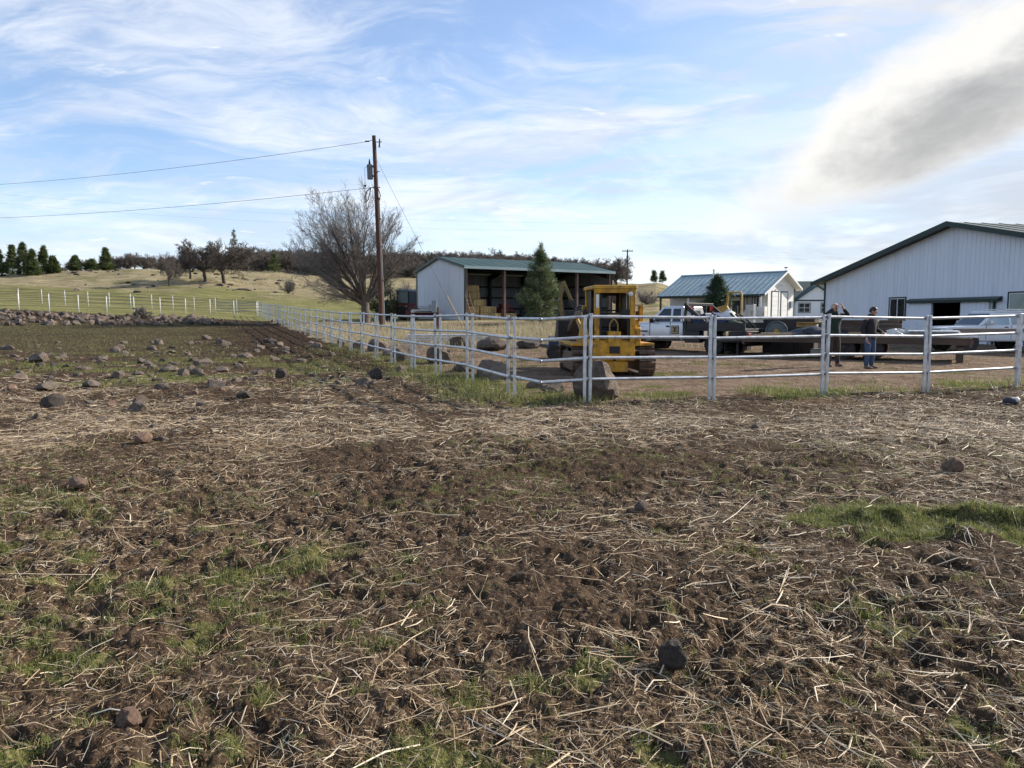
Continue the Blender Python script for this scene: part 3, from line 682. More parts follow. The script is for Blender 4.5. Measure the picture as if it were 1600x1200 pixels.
# the big white barn; local x runs along the gable wall (towards the camera), y into the depth
def barn():
    O = (20.93, 52.0); z = .22; b = thing('barn', 'large white metal barn with dark green roof edge and sliding door', 'barn', (O[0], O[1], z), math.atan2(-.9755, .22))
    W, D = 23.36, 32.0; w0, w1 = .79, 22.57; He, Hr = 3.57, 6.27; mid = W / 2; zb = -.5
    rz = lambda x: He + (Hr - He) * (1 - abs(x - mid) / mid)
    top = lambda x: rz(x) - .16
    ox0, ox1, oz = 10.33, 12.54, 2.04
    w = MB()
    w.prism([(w0, zb), (ox0, zb), (ox0, top(ox0)), (w0, top(w0))], 'y', 0, .08)
    w.prism([(ox0, oz), (ox1, oz), (ox1, top(ox1)), (mid, top(mid)), (ox0, top(ox0))], 'y', 0, .08)
    w.prism([(ox1, zb), (w1, zb), (w1, top(w1)), (ox1, top(ox1))], 'y', 0, .08)
    o = w.build('gable_wall', MT['wall_white'], b)
    r = MB(); tp = lambda x: top(x) - .02
    for xa, xb, z0 in ((w0 + .1, 6.85, zb), (6.85, 8.5, 2.52), (8.5, 15.0, 2.36), (15.0, 17.8, 2.58), (17.8, w1 - .1, zb)): ribbed(r, xa, xb, z0, tp, 0, .3, .014, .05)
    r.build('ribs', MT['wall_white'], o)
    for x in (w0, w1):
        m = MB(); m.bx((x - .04, .08, zb), (x + .04, D, He - .1)); m.build('side_wall', MT['wall_white'], b)
    m = MB(); m.prism([(w0, zb), (w1, zb), (w1, top(w1)), (mid, top(mid)), (w0, top(w0))], 'y', D - .08, D); m.build('rear_wall', MT['wall_white'], b)
    m = MB(); m.bx((w0 - .07, -.05, zb), (w0 + .06, .10, He - .04)); m.build('corner_trim', MT['green_trim'], b)
    for xa, sgn in ((0, 1), (W, -1)):
        m = MB(); th = .10
        m.prism([(xa, He), (mid, Hr), (mid, Hr - th), (xa, He - th)], 'y', -.55, D + .5); o = m.build('roof_slope', MT['green_roof'], b)
        q = MB(); n = 30
        for i in range(n + 1):
            y = -.5 + i * (D + .9) / n; q.prism([(xa, He + .002), (mid, Hr + .002), (mid, Hr + .03), (xa, He + .03)], 'y', y - .025, y + .025)
        q.build('roof_ribs', MT['green_roof'], o)
        m = MB(); m.prism([(xa - .02 * sgn, He - .22), (mid, Hr - .22), (mid, Hr + .045), (xa - .02 * sgn, He + .045)], 'y', -.60, -.552); m.build('rake_trim', MT['green_trim'], b)
        m = MB(); m.prism([(xa + .03 * sgn, He - .14), (mid, Hr - .14), (mid, Hr - .104), (xa + .03 * sgn, He - .104)], 'y', -.548, .0); m.build('soffit', MT['green_trim'], b)
    window(b, 7.66, 1.14, 1.25, 1.22, 0, 2); window(b, 16.4, 1.05, 2.25, 1.38, 0, 2, glass='glass_pale')
    m = MB(); m.prism([(-.03, 2.08), (-.32, 2.04), (-.32, 2.18), (-.03, 2.30)], 'x', 8.65, 14.9); m.build('door_header', MT['green_trim'], b)
    for xa, xb in ((8.75, 10.38), (12.50, 14.15)):
        d = MB(); d.bx((xa, -.13, -.1), (xb, -.06, 2.06)); o = d.build('sliding_door', MT['wall_white'], b)
        q = MB(); ribbed(q, xa + .05, xb - .05, -.08, lambda x: 2.04, -.13, .3, .014, .05); q.build('ribs', MT['wall_white'], o)
        for xe in (xa - .05, xb + .002):
            q = MB(); q.bx((xe, -.15, -.1), (xe + .048, -.05, 2.06)); q.build('door_edge', MT['wall_white' if xa < 9 else 'white_frame'], o)
    m = MB(); m.bx((14.4, -.09, -.1), (14.52, -.03, 2.04)); m.build('downspout', MT['green_trim'], b)
    m = MB(); m.bx((w0 + .1, .3, -.45), (w1 - .1, D - .3, -.02)); m.build('floor', MT['wood_dark'], b)
barn()

# workshop with the long teal roof and porch; local x to the near gable, y to the rear
def workshop():
    O = (28.49, 80.5); z = 1.15; s = thing('workshop', 'white workshop with long teal metal roof, porch and two tall doors', 'workshop', (O[0], O[1], z), math.atan2(-.71, .7))
    x0, x1 = -11.7, 0.0; rx0, rx1 = -12.3, .68; yw = 3.1; Hr = 5.15; pit = .5; zb = -.4
    ef, er = -4.96, 3.55; zf = Hr + ef * pit; zr = Hr - er * pit
    top = lambda y: Hr - abs(y) * pit - .12
    for nm, x in (('gable_wall', x1), ('end_wall', x0)):
        m = MB(); m.prism([(-yw, zb), (yw, zb), (yw, top(yw)), (0, top(0)), (-yw, top(yw))], 'x', x - .06, x); m.build(nm, MT['siding'], s)
    m = MB(); m.bx((x0, -yw, zb), (x1 - .061, -yw + .06, top(yw) - .01)); o = m.build('front_wall', MT['siding'], s)
    q = MB(); ribbed(q, x0 + .1, x1 - .15, zb, lambda x: top(yw) - .03, -yw, .3, .02, .05); q.build('battens', MT['siding'], o)
    m = MB(); m.bx((x0, yw - .06, zb), (x1 - .061, yw, top(yw) - .01)); m.build('rear_wall', MT['siding'], s)
    # roof: single steel panels with raised seams
    n = 21; pw = (rx1 - rx0) / n
    for (ye, ze) in ((ef, zf), (er, zr)):
        base = MB(); base.prism([(ye, ze - .06), (0, Hr - .06), (0, Hr - .16), (ye, ze - .16)], 'x', rx0 + .02, rx1 - .02); rf = base.build('roof_deck', MT['dark_steel'], s)
        rng = random.Random(4)
        for i in range(n if ye < 0 else 7):
            k = 1 if ye < 0 else 3
            a = rx0 + i * pw * k; e = .004 + rng.uniform(0, .010)
            p = MB(); p.prism([(ye, ze - .055 + e), (0, Hr - .055 + e), (0, Hr - .03 + e), (ye, ze - .03 + e)], 'x', a + .006, a + pw * k - .03)
            p.prism([(ye, ze - .055), (0, Hr - .055), (0, Hr + .035), (ye, ze + .035)], 'x', a + pw * k - .028, a + pw * k + .004); p.build('roof_panel', MT['teal_roof'], rf)
    m = MB(); m.box((0, 0, 0), (.1, .1, .1)); m = MB(); m.prism([(-.2, Hr - .06), (0, Hr + .05), (.2, Hr - .06), (0, Hr + .02)], 'x', rx0, rx1); m.build('ridge_cap', MT['teal_roof'], s)
    for ye, ze in ((ef, zf), (er, zr)):
        m = MB(); m.bx((rx0, ye - .03 if ye < 0 else ye + .002, ze - .2), (rx1, ye - .002 if ye < 0 else ye + .03, ze - .02)); m.build('eave_trim', MT['green_trim'], s)
        m = MB(); m.prism([(ye, ze - .20), (0, Hr - .20), (0, Hr + .03), (ye, ze + .03)], 'x', rx1 + .006, rx1 + .05); m.build('rake_trim', MT['white_frame'], s)
        m = MB(); m.prism([(ye, ze - .22), (0, Hr - .22), (0, Hr - .165), (ye, ze - .165)], 'x', x1 + .005, rx1); m.build('soffit', MT['siding'], s)
    # porch posts
    for x in (rx0 + .4, -8.3, -4.2, rx1 - .55):
        m = MB(); m.bx((x - .08, ef + .15, zb), (x + .08, ef + .31, zf - .12)); m.build('porch_post', MT['dark_steel' if x < -9 else 'siding'], s)
    m = MB(); m.bx((rx0 + .3, ef + .12, zf - .30), (rx1 - .3, ef + .30, zf - .16)); m.build('porch_beam', MT['dark_steel'], s)
    # tall doors on the gable
    for ya, yb in ((-2.04, -.68), (.05, 1.45)):
        d = MB(); d.bx((x1 + .002, ya - .10, 0), (x1 + .05, ya, 2.95)); d.bx((x1 + .002, yb, 0), (x1 + .05, yb + .10, 2.95)); d.bx((x1 + .002, ya - .10, 2.952), (x1 + .05, yb + .10, 3.05)); o = d.build('garage_door', MT['green_trim'], s)
        for k in range(6):
            p = MB(); p.bx((x1 + .004, ya + .01, .02 + k * .488), (x1 + .035, yb - .01, .02 + k * .488 + .472)); p.build('door_panel', MT['siding'], o, bevel=.008)
    m = MB(); m.bx((x1 + .002, -yw, zb), (x1 + .03, -yw + .12, top(yw))); m.bx((x1 + .002, yw - .12, zb), (x1 + .03, yw, top(yw))); m.build('corner_trim', MT['green_trim'], s)
    m = MB(); m.bx((x1 + .002, 2.0, 1.3), (x1 + .18, 2.45, 2.0)); m.build('meter_box', MT['grey'], s)
    m = MB(); m.tube((x1 + .02, -.35, 3.6), (x1 + .3, -.35, 3.7), .03); m.ball((x1 + .34, -.35, 3.66), .09); m.build('gable_lamp', MT['lamp'], s)
    window(s, -1.9, 1.0, 2.1, 1.5, -yw, 2); window(s, -5.6, 1.2, 1.2, 1.1, -yw, 2)
    m = MB(); m.bx((-3.9, -yw - .03, 0), (-3.0, -yw, 2.05)); m.build('door', MT['dark_steel'], s)
    # stove pipe and ridge ornament
    m = MB(); m.tube((-7.4, -1.1, Hr - 1.2), (-7.4, -1.1, Hr + .35), .11, None, 14); m.tube((-7.4, -1.1, Hr + .36), (-7.4, -1.1, Hr + .5), .16, .05, 14); m.build('stove_pipe', MT['chrome'], s, True)
    m = MB(); m.tube((.45, 0, Hr), (.45, 0, Hr + .45), .025); m.bx((.25, -.01, Hr + .30), (.65, .01, Hr + .40)); m.build('weather_vane', MT['dark_steel'], s)
    m = MB(); m.tube((rx1 - .3, ef - .08, -.1), (rx1 - .3, ef - .08, zf - .25), .05); m.build('downspout', MT['white_frame'], s)
workshop()

def house():
    s = thing('house', 'white house with dark green roof between the workshop and the barn', 'house', (38.3, 96.0, 1.0), R(-8))
    zb = -.5
    m = MB(); m.bx((-7, 0, zb), (7, 8, 3.1)); m.build('wall', MT['wall_white'], s)
    m = MB(); m.prism([(-.7, 2.85), (4, 5.15), (8.7, 2.85), (8.7, 2.7), (4, 5.0), (-.7, 2.7)], 'x', -7.6, 7.6); m.build('roof', MT['shingle'], s)
    for x in (-7, 6.92):
        m = MB(); m.prism([(0, 3.1), (8, 3.1), (4, 4.9)], 'x', x, x + .08); m.build('roof_gable', MT['wall_white'], s)
    # projecting cross gable with the paired windows
    g = .1
    m = MB(); m.bx((-2.6, -1.2, zb), (2.4, -.001, 2.55)); m.prism([(-2.6, 2.551), (2.4, 2.551), (-.1, 4.3)], 'y', -1.2, 2.0); m.build('bay_wall', MT['wall_white'], s)
    for xa in (-3.0, 2.8):
        m = MB(); m.prism([(xa, 2.36), (-.1, 4.45), (-.1, 4.33), (xa, 2.24)], 'y', -1.55, 2.6); m.build('bay_roof', MT['shingle'], s)
    m = MB(); m.bx((-2.65, -1.26, 2.45), (2.45, -1.202, 2.62)); m.build('belt_trim', MT['green_trim'], s)
    for cx in (-1.55, 1.15): window(s, cx, 1.05, 1.35, 1.15, -1.2, 2, rows=2)
    for cx in (-5.2, 4.8): window(s, cx, 1.05, 1.2, 1.15, 0, 2)
    m = MB(); m.bx((4.2, 3.0, 4.0), (4.9, 3.7, 5.9)); m.build('chimney', MT['rock_red'], s)
house()
# ------------------------------------------------------------------ fences
ORD = ['first', 'second', 'third', 'fourth', 'fifth', 'sixth', 'seventh', 'eighth', 'ninth', 'tenth', 'eleventh', 'twelfth', 'thirteenth', 'fourteenth', 'fifteenth', 'sixteenth', 'seventeenth', 'eighteenth', 'nineteenth', 'twentieth',
       'twenty-first', 'twenty-second', 'twenty-third', 'twenty-fourth', 'twenty-fifth', 'twenty-sixth', 'twenty-seventh', 'twenty-eighth', 'twenty-ninth', 'thirtieth', 'thirty-first']
RAILZ = (.39, .76, 1.12, 1.475)
def panel_parts(root, L, inset, thick_end=False, sag=0.0):
    """one pipe panel: two square posts, four round rails, clamps; local x along the run"""
    for x, w in ((inset, .05), (L - inset, .08 if thick_end else .05)):
        m = MB(); m.bx((x - w / 2, -w / 2, -.35), (x + w / 2, w / 2, 1.515)); m.bx((x - w / 2 - .004, -w / 2 - .004, 1.516), (x + w / 2 + .004, w / 2 + .004, 1.528)); m.build('post', MT['galv'], root, bevel=.006)
    for z in RAILZ:
        m = MB(); m.tube((.012, .048, z), (L - .012, .048, z), .027, None, 10); m.build('rail', MT['galv'], root, True)
        m = MB(); m.tube((-.03, .048, z), (.03, .048, z), .034, None, 10); m.build('clamp', MT['galv_dark'], root)
def place(root, a, b):
    za, zb = Hz(*a), Hz(*b); L = math.hypot(b[0] - a[0], b[1] - a[1])
    j = random.Random(int(a[0] * 91 + a[1] * 57)); root.location = (a[0], a[1], za + j.uniform(-.012, .012)); root.rotation_euler = (R(j.uniform(-.9, .9)), -math.atan2(zb - za, L) + R(j.uniform(-.2, .2)), math.atan2(b[1] - a[1], b[0] - a[0]) + R(j.uniform(-.25, .25)))
def fences():
    LP = 2.44
    # along the left, running away from the bend
    A = BEND + LDIR * 1.31
    protoL = None
    for k in range(29):
        a = A + LDIR * LP * k; b = A + LDIR * LP * (k + 1)
        lab = 'galvanized pipe fence panel, %s going back from the bend along the left side' % ORD[k]
        if protoL is None:
            protoL = thing('fence_panel', lab, 'fence panel', group='pipe panels of the long fence'); panel_parts(protoL, LP, .20); o = protoL
        else:
            o = copy_tree(protoL); o['label'] = lab
        place(o, a, b)
    # along the right, across the view
    protoR = None
    for k in range(4):
        a = RP0 + RDIR * LP * k; b = RP0 + RDIR * LP * (k + 1)
        lab = 'galvanized pipe fence panel, %s to the right of the bend' % ORD[k] if k < 3 else 'galvanized pipe fence panel at the far right ending in a thick post'
        r = thing('fence_panel', lab, 'fence panel', group='pipe panels in front of the yard'); panel_parts(r, LP, .05, k == 3); place(r, a, b)
    # the bent panel between the two runs
    r = thing('bent_fence_panel', 'galvanized fence panel with kinked rails at the bend by the largest boulder', 'fence panel', (A[0], A[1], Hz(*A)))
    loc = lambda p: (p[0] - A[0], p[1] - A[1])
    q = loc(BEND); e = loc(RP0); zb = Hz(*RP0) - Hz(*A)
    for (p, w) in (((LDIR * -.13), .055), (np.array(e) - RDIR * .05, .055)):
        m = MB(); m.bx((p[0] - w / 2, p[1] - w / 2, -.4), (p[0] + w / 2, p[1] + w / 2, 1.515)); m.build('post', MT['galv'], r, bevel=.006)
    for z in RAILZ:
        m = MB(); m.path([(0, .04, z), (q[0] * .97, q[1] * .97, z), (q[0], q[1], z - .012), (q[0] + .03, q[1] + .01, z - .008), (e[0], e[1], z + zb)], .027, 10); m.build('rail', MT['galv'], r, True)
        m = MB(); m.ball((q[0], q[1], z - .012), .036, 10, 6); m.build('clamp', MT['galv_dark'], r, True)
    # white-posted fences across the far end
    def far_fence(name, pts, label, rails):
        P = [np.array(p, float) for p in pts]; o = thing(name, label, 'fence', (P[0][0], P[0][1], Hz(*P[0])), group='white-posted fences of the lane')
        z0 = o.location.z; tops = []
        for i in range(len(P) - 1):
            n = max(1, int(round(np.linalg.norm(P[i + 1] - P[i]) / 2.44)))
            for k in range(n + (i == len(P) - 2)):
                p = P[i] + (P[i + 1] - P[i]) * k / n; tops.append((p[0] - P[0][0], p[1] - P[0][1], Hz(*p) - z0))
        me = None
        for t in tops:
            m = MB(); m.tube((0, 0, -.3), (0, 0, 1.55), .052, .048, 8); m.tube((0, 0, 1.551), (0, 0, 1.58), .056, .04, 8)
            if me is None: me = m.mesh('post', MT['white_post'], True)
            p = link(bpy.data.objects.new('post', me), o); p.location = t
        for z in rails:
            m = MB(); m.path([(t[0], t[1], t[2] + z) for t in tops], .02, 6); m.build('rail', MT['thin_rail'], o, True)
    cor = A + LDIR * LP * 29
    far_fence('white_post_fence', [cor + np.array([-.3, 0]), (-44.2, 68.0), (-62, 60)], 'nearer white-posted cable fence along the lane behind the rubble', (.45, .85, 1.2, 1.5))
    far_fence('white_post_fence', [(-27.6, 82.4), (-46, 82.4), (-72, 80)], 'farther white-posted cable fence along the lane at the foot of the hill', (.45, .85, 1.2, 1.5))
    # steel gate closing the lane
    g = thing('field_gate', 'pale green pipe gate across the end of the lane', 'gate', (-31.2, 80.3, Hz(-31.2, 80.3)), R(6))
    for z in (.3, .6, .9, 1.2):
        m = MB(); m.tube((0, 0, z), (4.6, 0, z), .028, None, 8); m.build('bar', MT['grey'], g, True)
    for x in (0, 2.3, 4.6):
        m = MB(); m.tube((x, 0, .2), (x, 0, 1.25), .03, None, 8); m.build('upright', MT['grey'], g, True)
fences()
# ------------------------------------------------------------------ utility poles and wires
def poles():
    bx_, by_ = -8.57, 50.0; bz = Hz(bx_, by_)
    p = thing('utility_pole', 'tall brown wooden utility pole with grey transformer beside the bare tree', 'utility pole', (bx_, by_, bz))
    p.rotation_euler = (0, R(-1.6), 0); Hp = 12.5
    m = MB(); m.path([(0, 0, -.5), (0, 0, 3), (0.01, 0, 7), (0, 0, Hp)], [.185, .175, .155, .125], 16); m.build('shaft', MT['creo'], p, True)
    m = MB(); m.path([(.19, -.02, 0), (.175, -.02, 4), (.165, -.02, 8.55)], .035, 8); m.build('conduit', MT['grey'], p, True)
    for z in (3.2, 5.4, 7.2, 9.2, 10.2):
        m = MB(); m.bx((.10, -.06, z), (.27, .06, z + .035)); m.build('bracket', MT['dark_steel'], p)
    t = MB(); t.lathe([(0, 0), (.17, 0), (.185, .03), (.185, .82), (.20, .84), (.20, .90), (.10, .97), (0, .98)], 20, 'z', (-.36, 0, 9.75)); tr = t.build('transformer', MT['grey'], p, True)
    m = MB(); m.lathe([(.05, 0), (.075, .04), (.05, .08), (.075, .12), (.045, .16), (.03, .30), (0, .31)], 12, 'z', (-.36, 0, 10.73)); m.build('bushing', MT['dark_steel'], tr, True)
    m = MB(); m.bx((-.2, -.05, 9.9), (-.1, .05, 10.0)); m.bx((-.2, -.05, 10.5), (-.1, .05, 10.6)); m.build('mount', MT['dark_steel'], tr)
    m = MB(); m.path([(-.54, 0, 10.55), (-.68, 0, 10.5), (-.70, 0, 9.6), (-.70, 0, 9.2)], .012, 6); m.ball((-.70, 0, 9.35), .08); m.build('arrester', MT['black'], p)
    m = MB(); m.path([(-.05, 0, 9.2), (-.35, 0, 9.22), (-.6, 0, 9.0), (-.78, 0, 8.6), (-.74, 0, 8.3), (-.55, 0, 8.45), (-.40, 0, 8.95), (-.36, 0, 9.2)], .03, 8); m.build('drip_loop', MT['black'], p, True)
    m = MB(); m.path([(0, -.12, 9.2), (.18, -.1, 9.05), (.26, -.05, 8.7), (.19, -.02, 8.4)], .03, 8); m.build('service_cable', MT['black'], p, True)
    m = MB(); m.tube((0, 0, 12.25), (-.3, 0, 12.18), .02); m.lathe([(.02, 0), (.05, .05), (.05, .12), (.03, .14), (.05, .18), (.05, .25), (.02, .3)], 10, 'x', (-.6, 0, 12.16)); m.build('insulator', MT['dark_steel'], p, True)
    m = MB(); m.tube((.1, 0, 12.1), (.5, 0, 12.1), .025); m.tube((.32, 0, 11.75), (.36, 0, 12.3), .055, .04, 10); m.build('cutout_fuse', MT['dark_steel'], p, True)
    def wire(name, a, b, sag, label, r=.013, n=26):
        pts = [(a[0] + (b[0] - a[0]) * k / n, a[1] + (b[1] - a[1]) * k / n, a[2] + (b[2] - a[2]) * k / n - sag * 4 * (k / n) * (1 - k / n)) for k in range(n + 1)]
        m = MB(); m.path(pts, r, 5); o = m.build('power_line', MT['black'], None, True); tag(o, label, 'power line')
    tx = bx_ - math.sin(R(1.6)) * 12
    wire('w', (tx - .6, by_, bz + 12.1), (-120, 108, 21.5), 2.6, 'upper power line running left from the top of the brown pole')
    wire('w', (tx - .25, by_, bz + 9.2), (-120, 108, 17.4), 2.2, 'lower power line running left from the transformer on the brown pole')
    wire('w', (-170, 215, 38.0), (60, 260, 33), 3.0, 'upper of two faint far power lines above the hilltop wood', .012)
    wire('w', (-170, 215, 35.4), (60, 260, 30.4), 3.0, 'lower of two faint far power lines above the hilltop wood', .012)
    # guy wire with its pale guard
    g0 = Vector((tx + .12, by_, bz + 11.0)); g1 = Vector((-2.75, 45.6, Hz(-2.75, 45.6)))
    d = (g1 - g0); o = thing('guy_wire', 'guy wire with pale plastic guard staked in front of the shed', 'guy wire', tuple(g1))
    m = MB(); m.tube(tuple(g0 - g1), (0, 0, -.2), .009, None, 6); m.build('cable', MT['dark_steel'], o, True)
    m = MB(); m.tube(tuple(-d.normalized() * 2.75), tuple(-d.normalized() * .25), .03, .03, 8); m.build('guard', MT['wood_new'], o, True)
    # meter post
    mx, my = -4.4, 44.8; q = thing('meter_post', 'grey meter boxes on a short brown post by the guy wire', 'meter post', (mx, my, Hz(mx, my)))
    m = MB(); m.bx((-.09, -.09, -.3), (.09, .09, 1.55)); m.build('post', MT['creo'], q, bevel=.01)
    m = MB(); m.bx((-.32, -.20, 1.25), (-.02, -.095, 1.95)); m.bx((-.30, -.235, 1.4), (-.04, -.202, 1.8)); m.build('meter_box', MT['grey'], q, bevel=.015)
    m = MB(); m.bx((-.52, -.17, 1.35), (-.35, -.09, 1.7)); m.build('switch_box', MT['grey'], q, bevel=.012)
    m = MB(); m.tube((-.18, -.15, 1.25), (-.18, -.15, -.1), .03); m.build('conduit', MT['grey'], q, True)
    # far pole on the crest
    fx, fy = 24.5, 162.0; f = thing('utility_pole', 'far wooden utility pole with a short crossarm on the skyline', 'utility pole', (fx, fy, Hz(fx, fy)))
    m = MB(); m.tube((0, 0, -1), (0, 0, 9.0), .19, .14, 10); m.build('shaft', MT['creo'], f, True)
    m = MB(); m.bx((-1.15, -.06, 8.55), (1.15, .06, 8.72)); m.build('crossarm', MT['wood_dark'], f)
    for x in (-1.0, -.45, .5, 1.0):
        m = MB(); m.tube((x, 0, 8.72), (x, 0, 8.95), .06, .04, 8); m.build('insulator', MT['grey'], f, True)
    m = MB(); m.tube((-.38, 0, 6.0), (-.38, 0, 7.0), .2, None, 12); m.build('transformer', MT['grey'], f, True)
poles()

# ------------------------------------------------------------------ trees
def unit(v): return v / (np.linalg.norm(v) + 1e-9)
def limb(rng, segs, p, d, L, r, level, cfg):
    """one branch as short bending pieces; spawns children along it"""
    n = cfg['n'][level]; step = L / n; r0 = r
    kids = []
    for k in range(n):
        r1 = r * (1 - (k + 1) / n * cfg['taper'][level])
        j = rng.normal(0, cfg['wob'][level], 3); j[2] += cfg['up'][level]
        d = unit(d + j); q = p + d * step
        segs.append((level, *p, *q, r0, max(r1, cfg['rmin']))); 
        if level + 1 < len(cfg['n']) and (k + 1) / n >= cfg['start'][level]:
            m = cfg['kids'][level]; c = int(m) + (rng.random() < m - int(m))
            for _ in range(c): kids.append((q.copy(), d.copy(), max(r1, cfg['rmin']), (k + 1) / n))
        p = q; r0 = max(r1, cfg['rmin'])
    if level + 1 < len(cfg['n']):
        for (q, dd, rr, t) in kids:
            a = rng.uniform(*cfg['ang'][level]); ax = unit(np.cross(dd, rng.normal(0, 1, 3)))
            nd = unit(dd * math.cos(a) + ax * math.sin(a))
            limb(rng, segs, q, nd, L * rng.uniform(*cfg['len'][level]) * (1.15 - .5 * t), rr * cfg['rk'][level], level + 1, cfg)
def split_tree(name, segs, lv, mats, parent, sides=(8, 5, 3)):
    segs = np.array(segs)
    for nm, sel, sd, mt in (('trunk', segs[:, 0] <= lv, sides[0], mats[0]), ('crown', segs[:, 0] > lv, sides[2], mats[1])):
        V, F = seg_tubes(segs[sel][:, 1:], sd); np_obj(nm, V, F, mt, parent, True)

def bare_tree():
    rng = np.random.default_rng(21); x, y = -12.0, 62.0
    t = thing('bare_tree', 'large leafless tree with a wide fan of branches behind the brown pole', 'tree', (x, y, Hz(x, y)))
    segs = []
    cfg = dict(n=[9, 6, 5, 3], taper=[.78, .82, .85, .8], wob=[.060, .085, .13, .18], up=[.02, .03, .04, .03], start=[.22, .2, .2, 0], kids=[1.35, 1.5, 1.6, 0],
               ang=[(.22, .55), (.25, .65), (.35, .9), (0, 0)], len=[(.42, .66), (.36, .6), (.36, .6), (0, 0)], rk=[.6, .55, .6, 1], rmin=.0075)
    # stout trunk dividing into crooked limbs that lean out into a rounded crown
    p = np.array([0, 0, -.3]); r = .44
    for k in range(6):
        q = p + np.array([.03 * math.sin(k * 1.7), .02, .37]); segs.append((-1, *p, *q, r, r * .93)); p, r = q, r * .93
    for k in range(20):
        th = -1.22 + 2.12 * (k + .5) / 15 + rng.normal(0, .06) if k < 15 else rng.uniform(-.95, -.15); dep = rng.uniform(-.75, .75)
        d = unit(np.array([math.sin(th), dep * .8, math.cos(th) + .15])); L = (6.15 - (.75 if th < 0 else 1.4) * abs(th + .10) ** 1.5) * rng.uniform(.85, 1.08)
        if th > .6: L *= .85
        o = np.array([math.sin(th) * .12, dep * .12, 1.35 + rng.uniform(0, .75)])
        limb(rng, segs, o, d, L, .125 * rng.uniform(.75, 1.25), 0, cfg)
    for k in range(4):                                                    # low drooping limbs on the left and rear
        th = rng.uniform(-1.65, -1.25); c2 = dict(cfg); c2['up'] = [.03, .02, .0, 0]
        limb(rng, segs, np.array([-.1, 0, rng.uniform(1.3, 2.0)]), unit(np.array([math.sin(th), rng.uniform(-.6, .6), math.cos(th) + .25])), rng.uniform(3.4, 4.6), .075, 0, c2)
    split_tree('bare', segs, 0, (MT['bark'], MT['twig']), t)
bare_tree()

def needles(rng, P, D, size, per, width):
    """tufts of needle blades: at points P along directions D"""
    n = len(P) * per
    base = np.repeat(P, per, 0) + rng.normal(0, size * .25, (n, 3)); dr = np.repeat(D, per, 0)
    v = dr * .7 + rng.normal(0, .75, (n, 3)); v /= np.linalg.norm(v, axis=1, keepdims=True) + 1e-9
    s = np.cross(v, rng.normal(0, 1, (n, 3))); s /= np.linalg.norm(s, axis=1, keepdims=True) + 1e-9
    L = size * rng.uniform(.6, 1.3, (n, 1)); wd = width * rng.uniform(.7, 1.3, (n, 1))
    V = np.stack([base - s * wd, base + s * wd, base + v * L + s * wd * .35, base + v * L - s * wd * .35], 1).reshape(-1, 3)
    F = np.arange(n * 4).reshape(-1, 4)
    return V, F
def conifer(root, H, rad, seed, mt, bark='bark', base=.06, per=6, size=.22, width=.03, gap=.25, shape=.85, dens=1.0, lean=0.0, spread=8):
    rng = np.random.default_rng(seed); segs = []; P = []; D = []
    top = np.array([lean * H, 0, H])
    N = 14
    for k in range(N):
        a = np.array([lean * H * k / N, 0, H * k / N - (.3 if k == 0 else 0)]); b = np.array([lean * H * (k + 1) / N, 0, H * (k + 1) / N])
        segs.append((0, *a, *b, .028 * H * (1 - k / N) * .55 + .015, .028 * H * (1 - (k + 1) / N) * .55 + .012))
    z = base * H
    while z < H * .985:
        f = z / H; prof = (1 - f) ** shape * min(1, .55 + 3.0 * f)
        for b in range(max(3, int(spread * (.6 + .4 * (1 - f)) * dens))):
            if rng.random() < gap * .6: continue
            a = rng.uniform(0, 2 * math.pi); L = rad * prof * rng.uniform(.55, 1.18) + .05 * H * (1 - f) * .3
            el = .10 + .75 * f + rng.normal(0, .14)
            d = np.array([math.cos(a) * math.cos(el), math.sin(a) * math.cos(el), math.sin(el) - .12]); o = np.array([lean * z, 0, z + rng.normal(0, .03 * H)])
            pts = [o]; m = max(3, int(L / (size * .8))); dd = d.copy()
            for k in range(m):
                dd = unit(dd + np.array([0, 0, .10]) + rng.normal(0, .07, 3)); pts.append(pts[-1] + dd * L / m)
                if k >= m * .22:
                    P.append(pts[-1]); D.append(dd)
                    sd = unit(np.cross(dd, np.array([0, 0, 1.]))) * rng.choice((-1, 1)); ll = L * .28 * (1 - k / m) + size * .5
                    P.append(pts[-1] + sd * ll * rng.uniform(.4, 1) + dd * ll * .3); D.append(unit(sd + dd))
            segs.append((0, *pts[0], *pts[m // 2], .012 * L + .012, .008 * L + .008)); segs.append((0, *pts[m // 2], *pts[-1], .008 * L + .008, .006))
        z += H * .036 / dens * rng.uniform(.8, 1.2)
    P.append(top); D.append(np.array([0, 0, 1.]))
    for k in range(6): P.append(top - np.array([0, 0, .04 * H * k])); D.append(np.array([0, 0, 1.]))
    V, F = seg_tubes(np.array(segs)[:, 1:], 5); np_obj('trunk', V, F, MT[bark], root, True)
    V, F = needles(rng, np.array(P), np.array(D), size, per, width); np_obj('crown', V, F, MT[mt], root)
